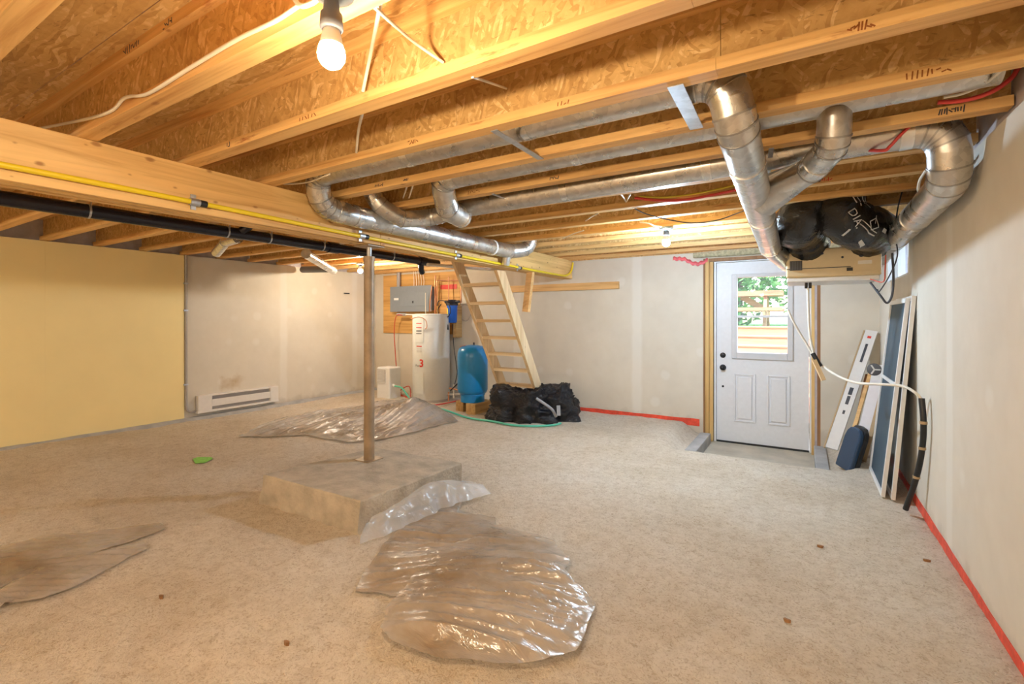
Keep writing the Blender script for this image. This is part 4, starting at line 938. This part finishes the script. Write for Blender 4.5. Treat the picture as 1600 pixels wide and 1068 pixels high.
# ------------------------------------------------------------------ plastic films on the floor
def film(name, outline, lab, m='film', lift=.012, fold=.016, dirv=(1, .6), freq=7, seed=0, crease=1.0, nr=80, na=260, zb=0.0, group='plastic sheets on the floor'):
    pts = [P(x, y, Z=zb) for x, y in outline]
    cx = sum(p.x for p in pts) / len(pts); cy = sum(p.y for p in pts) / len(pts); c = Vector((cx, cy, 0))
    per = []
    m_ = len(pts); lens = [(pts[(i+1) % m_] - pts[i]).length for i in range(m_)]; tot = sum(lens)
    for k in range(na):
        s = k / na * tot; i = 0
        while s > lens[i]: s -= lens[i]; i += 1
        p = pts[i].lerp(pts[(i+1) % m_], s / lens[i]); per.append(p)
    dv = Vector((dirv[0], dirv[1], 0)).normalized(); sv = Vector((-dv.y, dv.x, 0))
    mb = MB(); vs_ = []
    for i in range(nr + 1):
        t = i / nr
        for p in per:
            q = c.lerp(p, t)
            if t > .9: q = q + (p - c).normalized() * .02 * noise.noise(p * 7 + Vector((seed, 0, 0))) * (t - .9) * 10
            u, w_ = q.dot(dv), q.dot(sv)
            wq = w_ + .05 * noise.noise(Vector((u * 1.3, w_ * 1.2, seed + 5)))
            rg1 = (1 - abs(noise.noise(Vector((u * .7, wq * freq, seed))))) ** 6
            rg2 = (1 - abs(noise.noise(Vector((u * 1.1, wq * freq * 2.7, seed + 3))))) ** 5
            f = fold * (1.0 * rg1 + .55 * rg2) + fold * .5 * crease * max(0, noise.noise(Vector((u * 1.2, w_ * 2.2, seed + 9)))) + .12 * fold * noise.noise(Vector((u * 7, w_ * 11, seed)))
            edge_ = sstep(1.0, .80, t)
            vs_.append(Vector((q.x, q.y, floor_z(q.x, q.y) + lift + max(-.004, f) * (.3 + .7 * edge_))))
    mb.add(vs_, [(i*na+j, i*na+(j+1) % na, (i+1)*na+(j+1) % na, (i+1)*na+j) for i in range(nr) for j in range(na)], True)
    return tag(obj(name, mb, M[m]), lab, 'plastic sheet', group)
film('plastic_sheet', [(705, 776), (722, 785), (718, 800), (775, 812), (781, 829), (800, 850), (770, 900), (700, 940), (640, 952), (609, 950), (558, 931), (566, 905), (602, 854), (612, 834), (640, 805), (680, 780)], 'dirty clear plastic sheet between the footing and the large foreground sheet', lift=.012, fold=.022, dirv=(.9, .45), seed=1, freq=7)
film('plastic_sheet', [(752, 828), (781, 826), (840, 843), (868, 862), (890, 887), (884, 912), (906, 936), (931, 962), (918, 1000), (901, 1036), (850, 1052), (785, 1058), (702, 1056), (650, 1044), (612, 1026), (594, 1006), (612, 966), (640, 930), (690, 878)], 'large wrinkled plastic sheet in the foreground', lift=.024, fold=.026, dirv=(1, .35), seed=4, freq=6, crease=1.2)
film('plastic_sheet', [(372, 683), (420, 662), (470, 648), (560, 638), (600, 630), (640, 626), (672, 632), (690, 645), (716, 661), (690, 667), (640, 680), (590, 688), (540, 691), (480, 681), (420, 682)], 'plastic sheet over the dirt mound behind the steel post', lift=.012, fold=.03, dirv=(-.15, 1), seed=12, freq=6, crease=.6)
film('plastic_sheet', [(-60, 868), (0, 857), (60, 845), (130, 836), (190, 826), (250, 818), (262, 826), (235, 838), (180, 855), (110, 878), (40, 905), (0, 921), (-70, 950)], 'flat dusty plastic strip at the far left floor edge', lift=.012, fold=.01, dirv=(.75, .65), seed=21, freq=9, nr=30)
film('plastic_sheet', [(-60, 950), (0, 925), (60, 895), (130, 872), (225, 849), (232, 858), (180, 885), (120, 915), (60, 938), (0, 946), (-70, 985)], 'narrow crumpled plastic strip at the lower left floor edge', lift=.014, fold=.014, dirv=(.75, .65), seed=27, freq=9, nr=30)
# clear film draped on the footing edge
fa = [(579, 834), (610, 803), (650, 790), (683, 760), (682, 752), (640, 775), (600, 800)]
mb = MB(); vs_ = []; nu, nv = 40, 10
top_ = [P(598, 806, X=-2.04), P(640, 785, X=-2.04), P(676, 752, X=-2.03), P(700, 746, X=-2.0), P(735, 744, X=-1.95)]
top_ = [Vector((-2.045, 1.86, .10)), Vector((-2.04, 2.05, .115)), Vector((-2.035, 2.3, .155)), Vector((-2.0, 2.5, .13)), Vector((-1.97, 2.72, .06))]
bot_ = [Vector((-1.98, 1.72, .02)), Vector((-1.93, 2.0, .02)), Vector((-1.90, 2.25, .03)), Vector((-1.86, 2.45, .03)), Vector((-1.80, 2.68, .02))]
T_, B_ = smooth_path(top_, 10), smooth_path(bot_, 10)
for i in range(len(T_)):
    for j in range(nv + 1):
        t = j / nv; q = T_[i].lerp(B_[i], t); q.z += .03 * noise.noise(Vector((i * .25, t * 3, 2))) * math.sin(PI * t) + .02 * math.sin(PI * t)
        q.x += .03 * noise.noise(Vector((i * .3, t * 2, 7))) * t; vs_.append(q)
mb.add(vs_, [(i*(nv+1)+j, i*(nv+1)+j+1, (i+1)*(nv+1)+j+1, (i+1)*(nv+1)+j) for i in range(len(T_)-1) for j in range(nv)], True)
tag(obj('plastic_film', mb, M['film2']), 'bunched clear plastic film against the right side of the footing', 'plastic sheet', 'plastic sheets on the floor')
# green marker patch
gp = [(301, 718), (310, 715), (330, 715), (333, 718), (320, 724), (305, 726)]
ps = [P(x, y, Z=0) for x, y in gp]
mb = MB().add([Vector((p.x, p.y, floor_z(p.x, p.y) + .006)) for p in ps], [tuple(range(len(ps)))])
tag(obj('paint_mark', mb, M['spray']), 'small bright green paint mark on the floor', 'paint mark')

for k_, (x, y, lab) in enumerate(((1230, 972, 'small dark wood chip on the floor at the lower right'), (1282, 857, 'small rusty chip on the floor right of centre'), (1448, 876, 'brown leaf scrap on the floor near the right wall'), (252, 936, 'small dark pebble on the floor at the lower left'), (448, 1012, 'small dark chip on the floor at the bottom left'))):
    q = P(x, y, Z=0); q.z = floor_z(q.x, q.y) + .006
    mb = MB().add([q + Vector((random.uniform(.6, 1) * .017 * math.cos(a_), random.uniform(.6, 1) * .008 * math.sin(a_), dz_)) for dz_ in (-.008, .006) for a_ in [t_ * PI / 3 for t_ in range(6)]], [(0,1,2,3,4,5), (6,7,8,9,10,11)] + [(i_, (i_+1) % 6, 6 + (i_+1) % 6, 6 + i_) for i_ in range(6)])
    tag(obj('floor_chip', mb, M['studdark']), lab, 'debris', 'scraps on the floor')
# ------------------------------------------------------------------ door
YD = 5.93; dx0, dx1, dz0, dz1 = -.855, .046, -.188, 1.838
fr = thing('trim_3', 'raw wood studs framing the door opening', 'door frame', (-.4, YB, -.2), kind='structure')
obj('stud', box((DX0 - .0, YB - .001, -.2), (DX0 + .016, YD + .1, DZ1)), M['studdark'], fr)
obj('stud', box((DX0 + .0165, YB + .028, -.2), (DX0 + .055, YD + .1, DZ1)), M['stud'], fr)
obj('stud', box((DX0 + .0555, YB + .07, -.2), (DX0 + .093, YD + .1, DZ1)), M['stud'], fr)
obj('stud', box((DX1 - .028, YB - .001, -.2), (DX1, YD + .1, DZ1)), M['studdark'], fr)
obj('stud', box((DX1 - .078, YB + .02, -.2), (DX1 - .05, YD + .1, DZ1)), M['stud'], fr)
obj('foam_strip', MB().box((DX1 - .0495, YB + .022, -.15), (DX1 - .0285, YB + .10, 1.86)), M['vapour'], fr)
obj('header', box((DX0, YB + .03, DZ1 - .032), (DX1, YD + .1, DZ1)), M['studdark'], fr)
d = thing('door_1', 'white steel entry door with half window and two raised panels', 'door', (-.4, YD, dz0), kind='structure')
jamb = .014
obj('jamb', box((dx0 - .025, YD - .03, dz0 - .012), (dx0 - .004, YD + .1, dz1 + .024)), M['door'], d)
obj('jamb', box((dx1 + .004, YD - .03, dz0 - .012), (dx1 + .025, YD + .1, dz1 + .024)), M['door'], d)
obj('jamb', box((dx0 - .004, YD - .03, dz1 + .004), (dx1 + .004, YD + .1, dz1 + .024)), M['door'], d)
gx0, gx1, gz0, gz1 = -.641, -.150, .825, 1.662
obj('slab', wall_with_holes('y', YD, .044, dx0, dx1, dz0, dz1, [(gx0, gx1, gz0, gz1)]), M['door'], d)
fx0, fx1, fz0, fz1 = -.697, -.098, .752, 1.70
lite = obj('window_frame', wall_with_holes('y', YD - .026, .026, fx0, fx1, fz0, fz1, [(gx0, gx1, gz0, gz1)]), M['lite'], d, bevel=.006)
obj('meeting_rail', box((gx0, YD - .008, 1.212), (gx1, YD + .03, 1.238)), M['door'], d)
obj('pane', box((gx0, YD + .012, gz0), (gx1, YD + .016, 1.212)), M['glass'], d)
obj('pane', box((gx0, YD + .020, 1.238), (gx1, YD + .024, gz1)), M['glass'], d)
for k in range(5):
    for x in (fx0 + .028, fx1 - .028): obj('screw_cap', MB().lathe([(0, -.003), (.005, -.003), (.005, .001)], (x, YD - .0265, fz0 + .04 + k * .215), 8, 'y'), M['print'], lite)
for k in range(3):
    for z in (fz0 + .028, fz1 - .02): obj('screw_cap', MB().lathe([(0, -.003), (.005, -.003), (.005, .001)], (fx0 + .13 + k * .17, YD - .0265, z), 8, 'y'), M['print'], lite)
for a, b in ((-.675, -.455), (-.345, -.125)):
    z0, z1 = .045, .585
    obj('raised_panel', MB().prism([(a + .035, YD - .014, z0 + .035), (b - .035, YD - .014, z0 + .035), (b - .035, YD - .014, z1 - .035), (a + .035, YD - .014, z1 - .035)], (0, .016, 0)), M['door'], d, bevel=.012)
    fm = wall_with_holes('y', YD - .012, .014, a, b, z0, z1, [(a + .018, b - .018, z0 + .018, z1 - .018)])
    obj('panel_moulding', fm, M['door'], d, bevel=.004)
for z, r, nm in ((.785, .03, 'deadbolt'), (.645, .034, 'door_knob')):
    k_ = obj(nm, MB().lathe([(0, -.055 if nm == 'door_knob' else -.022), (r * .7, -.052 if nm == 'door_knob' else -.022), (r * .82, -.04 if nm == 'door_knob' else -.018), (r * .5, -.022 if nm == 'door_knob' else -.012), (r, -.008), (r, 0)], (-.79, YD, z), 24, 'y'), M['bronze'], d)
obj('latch_hole', MB().lathe([(0, -.003), (.012, -.003), (.012, 0)], (-.79, YD, .43), 14, 'y'), M['bronze'], d)
obj('door_sweep', box((dx0, YD - .012, dz0 - .018), (dx1, YD + .044, dz0 + .002)), M['rubber'], d)
for z in (.05, .85, 1.6): obj('hinge', MB().tube([(dx1 + .006, YD - .006, z - .05), (dx1 + .006, YD - .006, z + .05)], .007, 8), M['conduit'], d)
tag(obj('insulation_batt', MB().tube([(DX0 - .1, YB - .035, 1.925), (-.7, YB - .045, 1.93), (-.3, YB - .05, 1.925), (.1, YB - .045, 1.925), (.3, YB - .04, 1.925)], [.03, .038, .035, .038, .03], 12, rf=lambda i, j: 1 + .3 * noise.noise(Vector((j, i * 2.2, 0)))), M['insul']), 'mineral wool stuffed above the white door', 'insulation')
mb = MB(); vs_ = []; n = 24
for i in range(n + 1):
    t = i / n; x = P(1052, 405, Y=YB).x + t * (P(1106, 405, Y=YB).x - P(1052, 405, Y=YB).x)
    sag = .0 + .05 * math.sin(PI * min(1, max(0, (t - .35) / .65))) if t > .35 else 0
    z = 1.885 - .04 * t - sag
    for dz_, dy_ in ((.045, -.008), (.0, -.022 - .01 * math.sin(i * 2.2))): vs_.append((x, YB + dy_, z + dz_ + .008 * math.sin(i * 1.7)))
mb.add(vs_, [(2*i, 2*i+1, 2*i+3, 2*i+2) for i in range(n)], True)
o = tag(obj('loose_tape', mb, M['pink']), 'loose pinkish red sheathing tape at the top left of the door', 'tape'); sm = o.modifiers.new('solid', 'SOLIDIFY'); sm.thickness = .003
# right wall window
wn = thing('window_1', 'narrow basement window high in the right wall', 'window', (XR + .1, 4.78, WZ0), kind='structure')
fm = wall_with_holes('x', XR + .06, .05, WY0, WY1, WZ0, WZ1, [(WY0 + .05, WY1 - .05, WZ0 + .045, WZ1 - .045)])
obj('window_frame', fm, M['white'], wn)
obj('window_liner', MB().box((XR - .004, WY0 + .0005, WZ0 + .0005), (XR + .06, WY1 - .0005, WZ0 + .012)).box((XR - .004, WY0 + .0005, WZ1 - .012), (XR + .06, WY1 - .0005, WZ1 - .0005)).box((XR - .004, WY1 - .012, WZ0 + .012), (XR + .06, WY1 - .0005, WZ1 - .012)), M['white'], wn)
obj('mullion', box((XR + .065, 4.75, WZ0 + .045), (XR + .105, 4.79, WZ1 - .045)), M['white'], wn)
obj('pane', box((XR + .08, WY0 + .05, WZ0 + .045), (XR + .084, WY1 - .05, WZ1 - .045)), M['glass'], wn)

# ------------------------------------------------------------------ things leaning at the right
def screen(xb, xt, y0, y1, h, lab, m, th=.022, fw=.03, zb0=None):
    zb = floor_z(xb, (y0 + y1) / 2) + .004
    t = thing('window_screen', lab, 'screen', (xb, (y0 + y1) / 2, zb), 'insect screens leaning on the right wall')
    b0 = Vector((xb, 0, zb)); t0 = Vector((xt, 0, zb + h)); up = (t0 - b0).normalized()
    def at(y, s): return b0 + up * s + Vector((0, y, 0))
    Ln = (t0 - b0).length; nrm = Vector((-up.z, 0, up.x))
    for y in (y0 + fw / 2, y1 - fw / 2): obj('frame_stile', MB().bar(at(y, 0), at(y, Ln), fw, th, nrm), M['white'], t)
    for s in (fw / 2, Ln - fw / 2): obj('frame_rail', MB().bar(at(y0 + fw, s), at(y1 - fw, s), fw, th, nrm), M['white'], t)
    obj('cross_bar', MB().bar(at(y0 + fw, Ln * .565), at(y1 - fw, Ln * .565), .025, th * .8, nrm), M['white'], t)
    obj('mesh', MB().bar(at((y0 + y1) / 2, fw), at((y0 + y1) / 2, Ln - fw), y1 - y0 - 2 * fw, .003, nrm), M[m], t)
screen(.455, .588, 4.05, 4.74, 1.335, 'tall dark insect screen with white frame, front one leaning on the right wall', 'screen')
screen(.505, .612, 4.01, 4.66, 1.345, 'second insect screen with white frame, right behind the front one', 'screen2')
def lean(name, b, t, wd, th, m_, lab, up, grp=None, bev=.003):
    b = Vector(b); b.z = floor_z(b.x, b.y) + .012
    return tag(obj(name, MB().bar(b, t, wd, th, up), M[m_], bevel=bev), lab, 'board', grp)
l1 = thing('long_carton', 'long white printed carton leaning into the back right corner, leftmost of the boards', 'carton', (.2, 5.21, 0), 'boards leaning in the corner')
cb, ct = Vector((.215, 5.22, .02)), P(1362, 517, Y=5.74)
obj('carton_body', MB().bar(cb, ct, .095, .025, (-.25, -1, .2)), M['box'], l1)
obj('carton_edge', MB().bar(cb + Vector((-.055, .015, 0)), ct + Vector((-.055, .015, 0)), .012, .03, (-.25, -1, .2)), M['kraft'], l1)
dir_ = (ct - cb).normalized(); upv = Vector((-.25, -1, .2)); sdv = dir_.cross(upv).normalized(); nrv = sdv.cross(dir_).normalized()
for a, b, m_, wd_ in ((.93, .95, 'red', .03), (.72, .88, 'ink', .02), (.44, .50, 'ink', .03), (.36, .43, 'ink', .025), (.28, .31, 'ink', .018)):
    obj('printed_mark', MB().bar(cb.lerp(ct, a) + nrv * .0135, cb.lerp(ct, b) + nrv * .0135, wd_, .001, nrv), M[m_], l1)
lean('wood_strip', (.30, 5.05, 0), P(1360, 582, Y=5.55), .03, .02, 'wood2x4', 'thin orange wood strip leaning beside the white carton', (-.3, -1, 0), 'boards leaning in the corner')
lean('wood_strip', (.33, 5.06, 0), P(1355, 585, Y=5.6), .03, .02, 'studdark', 'thin dark wood strip leaning behind the orange one', (-.3, -1, 0), 'boards leaning in the corner')
lean('plastic_trim', (.385, 4.93, 0), P(1370, 595, Y=5.40), .085, .04, 'pvc2', 'wide lilac white plastic trim board leaning beside the insect screen', (-.3, -1, .1), 'boards leaning in the corner')
lean('plastic_trim', (.425, 4.90, 0), P(1381, 600, Y=5.25), .03, .02, 'kraft', 'thin brown board squeezed between the trim and the insect screen', (-.3, -1, .1), 'boards leaning in the corner')
lean('carton_box', (.44, 5.1, 0), P(1374, 572, Y=5.60), .09, .06, 'box', 'white carton with a dark round end behind the trim board', (-.3, -1, .1), 'boards leaning in the corner')
rr_ = P(1366, 577, Y=5.30)
t = thing('round_disc', 'dark round fan-like disc on top of the leaning trim board', 'disc', rr_)
obj('disc_body', MB().lathe([(0, -.006), (.05, -.006), (.055, 0), (.05, .006), (0, .006)], rr_, 20, 'y'), M['socket'], t)
for k in range(3):
    a = k * 2.1; obj('disc_spoke', MB().bar(rr_ + Vector((0, -.008, 0)), rr_ + Vector((math.cos(a) * .045, -.008, math.sin(a) * .045)), .012, .002, (0, 1, 0)), M['print'], t)
# folded stadium seat
ch = thing('folded_seat', 'folded navy blue padded seat standing on the floor by the boards', 'folding seat', (.30, 4.80, 0))
zb = floor_z(.29, 4.8)
def seat_panel(off, hgt, m_, wd=.24, th=.035, lean_=.10):
    a = Vector((.255, 4.93, zb + .005)) + Vector(off); dr_ = Vector((.075, -.20, 0)).normalized(); upd = Vector((.10, .05, hgt)).normalized()
    poly = []
    for (s, t_) in ((0, 0), (1, 0), (1, .72), (.93, .88), (.78, .97), (.5, 1), (.22, .97), (.07, .88), (0, .72)):
        poly.append(a + dr_ * (s * wd) + upd * (t_ * hgt))
    nr_ = dr_.cross(upd).normalized(); return MB().prism(poly, nr_ * th)
obj('seat_pad', seat_panel((0, 0, 0), .36, 'navy'), M['navy'], ch, bevel=.012)
obj('back_shell', seat_panel((.035, .03, 0), .37, 'black'), M['black'], ch, bevel=.006)
# black foam tube and white hose
ft2 = [P(1440, 622, X=.585), P(1443, 660, X=.59), P(1441, 700, X=.59), P(1432, 745, X=.575), P(1415, 795, Z=.02)]
hoseb = thing('foam_tube', 'long black foam pipe sleeve leaning on the right wall', 'tube', ft2[-1])
obj('sleeve', MB().tube(smooth_path(ft2, 6), .0155, 12), M['black'], hoseb)
for k in (1, 2, 3): 
    q = ft2[k]; obj('band', MB().tube([q + Vector((0, 0, -.008)), q + Vector((0, 0, .008))], .0185, 12), M['kraft'], hoseb)
cable('drain_hose', [P(1231, 484, F=3.72), P(1240, 503, F=3.70), P(1257, 532, F=3.68), P(1275, 560, F=3.62), P(1300, 582, F=3.45), P(1335, 597, F=3.2), P(1375, 600, F=3.0), P(1410, 603, F=2.88), P(1430, 613, F=2.8), P(1440, 624, X=.585)], .0085, 'pvc', 'white plastic hose sweeping from the door to the black foam sleeve', 'hose', 'white drain hoses')
cable('drain_hose', [Vector((VX0 + .14, 4.25, VZ0 - .05)), P(1263, 480, F=3.62), P(1265, 520, F=3.62), P(1272, 556, F=3.60)], .0085, 'pvc', 'white plastic hose dropping straight from the ventilator', 'hose', 'white drain hoses')
tag(obj('hose_coupling', MB().tube([P(1270, 552, F=3.6), P(1282, 572, F=3.55)], .016, 12), M['black']), 'black tape joining the white hoses', 'coupling')
tag(obj('wood_stick', MB().bar(P(1272, 562, F=3.56), P(1287, 594, F=3.5), .03, .014, (SA, -CA, 0)), M['lumber']), 'short pale wood stick tied to the white hoses', 'stick')

# ------------------------------------------------------------------ outside, seen through the glass
tag(obj('ground', box((-14, 9.1, .6), (14, 32, 1.02)), M['grass']), 'sunlit lawn outside', 'lawn', kind='structure')
tag(obj('ground_landing', box((-3, 6.0, -.45), (3, 9.1, -.25)), M['slab']), 'concrete landing outside the door', 'landing', kind='structure')
stp = thing('garden_steps', 'red wood retaining steps rising to the lawn outside the door', 'steps', (-1.0, 7.2, -.25))
z = -.06; y = 6.75
for k in range(8):
    obj('riser', box((-3.0, y, z), (1.6, y + .03, z + .118)), M['redwood'], stp)
    obj('tread', box((-3.0, y - .015, z + .1185), (1.6, y + .135, z + .142)), M['redwood'], stp, bevel=.004)
    obj('tread', box((-3.0, y + .143, z + .1185), (1.6, y + .30, z + .142)), M['redwood'], stp, bevel=.004)
    z += .142; y += .30
pt = thing('picnic_table', 'brown wooden picnic table on the lawn outside the door', 'table', (-1.35, 11.0, 1.02))
tcx, tcy = -1.35, 11.0
for k in range(5): obj('top_plank', box((tcx - 1.0, tcy - .38 + k * .155, 1.66), (tcx + 1.0, tcy - .235 + k * .155, 1.76)), M['table_wood'], pt)
for s in (-1, 1):
    for k in range(2): obj('bench_plank', box((tcx - 1.0, tcy + s * .72 - .14 + k * .145, 1.36), (tcx + 1.0, tcy + s * .72 - .005 + k * .145, 1.42)), M['table_wood'], pt)
for x in (-.7, .7):
    for s in (-1, 1): obj('leg', MB().bar((tcx + x, tcy + s * .60, 1.0), (tcx + x, tcy + s * .22, 1.66), .14, .06, (1, 0, 0)), M['table_wood'], pt)
    obj('cross_beam', box((tcx + x - .022, tcy - .85, 1.28), (tcx + x + .022, tcy + .85, 1.36)), M['table_wood'], pt)
    obj('brace', MB().bar((tcx + x, tcy, 1.38), (tcx + x * .35, tcy, 1.66), .12, .04, (0, 1, 0)), M['table_wood'], pt)
def tree(c, h, r, lab, seed, m_):
    rg = random.Random(seed); t = thing('tree', lab, 'tree', c, 'trees beyond the lawn'); c = Vector(c)
    obj('trunk', MB().tube([c, c + Vector((.05, 0, h * .5)), c + Vector((-.05, .1, h * .8))], [.12, .09, .05], 10), M['bark'], t)
    mb = MB()
    for k in range(3800):
        u = Vector((rg.gauss(0, 1), rg.gauss(0, 1), rg.gauss(0, 1))).normalized() * (rg.random() ** .4)
        q = c + Vector((u.x * r, u.y * r, h * .55 + u.z * h * .55)); q.z = max(q.z, c.z + .05)
        a = Vector((rg.gauss(0, 1), rg.gauss(0, 1), rg.gauss(0, .6))).normalized() * rg.uniform(.09, .17); b = a.cross(Vector((rg.gauss(0, 1), rg.gauss(0, 1), rg.gauss(0, 1)))).normalized() * rg.uniform(.04, .07)
        mb.add([q - a, q + b, q + a, q - b], [(0, 1, 2, 3)])
    f = obj('foliage', mb, M[m_], t); f['kind'] = 'stuff'
for k, (x, y, h_, r_) in enumerate(((-4.6, 15.2, 4.2, 1.45), (-1.6, 15.0, 4.4, 1.5), (1.5, 15.2, 4.2, 1.45), (4.4, 15.5, 4.6, 1.4), (-7.6, 15.5, 4.6, 1.4), (-3.1, 18.4, 5.6, 1.6), (.2, 18.4, 5.6, 1.6))):
    tree((x, y, 1.0), h_, r_, ('bushy green tree behind the left end of the picnic table', 'bushy green tree straight behind the picnic table', 'bushy pale tree right of the picnic table', 'green tree far right beyond the lawn', 'green tree far left beyond the lawn', 'taller tree in the rear row, left', 'taller tree in the rear row, right')[k], 40 + k, 'leaf2' if k in (2, 5) else 'leaf')
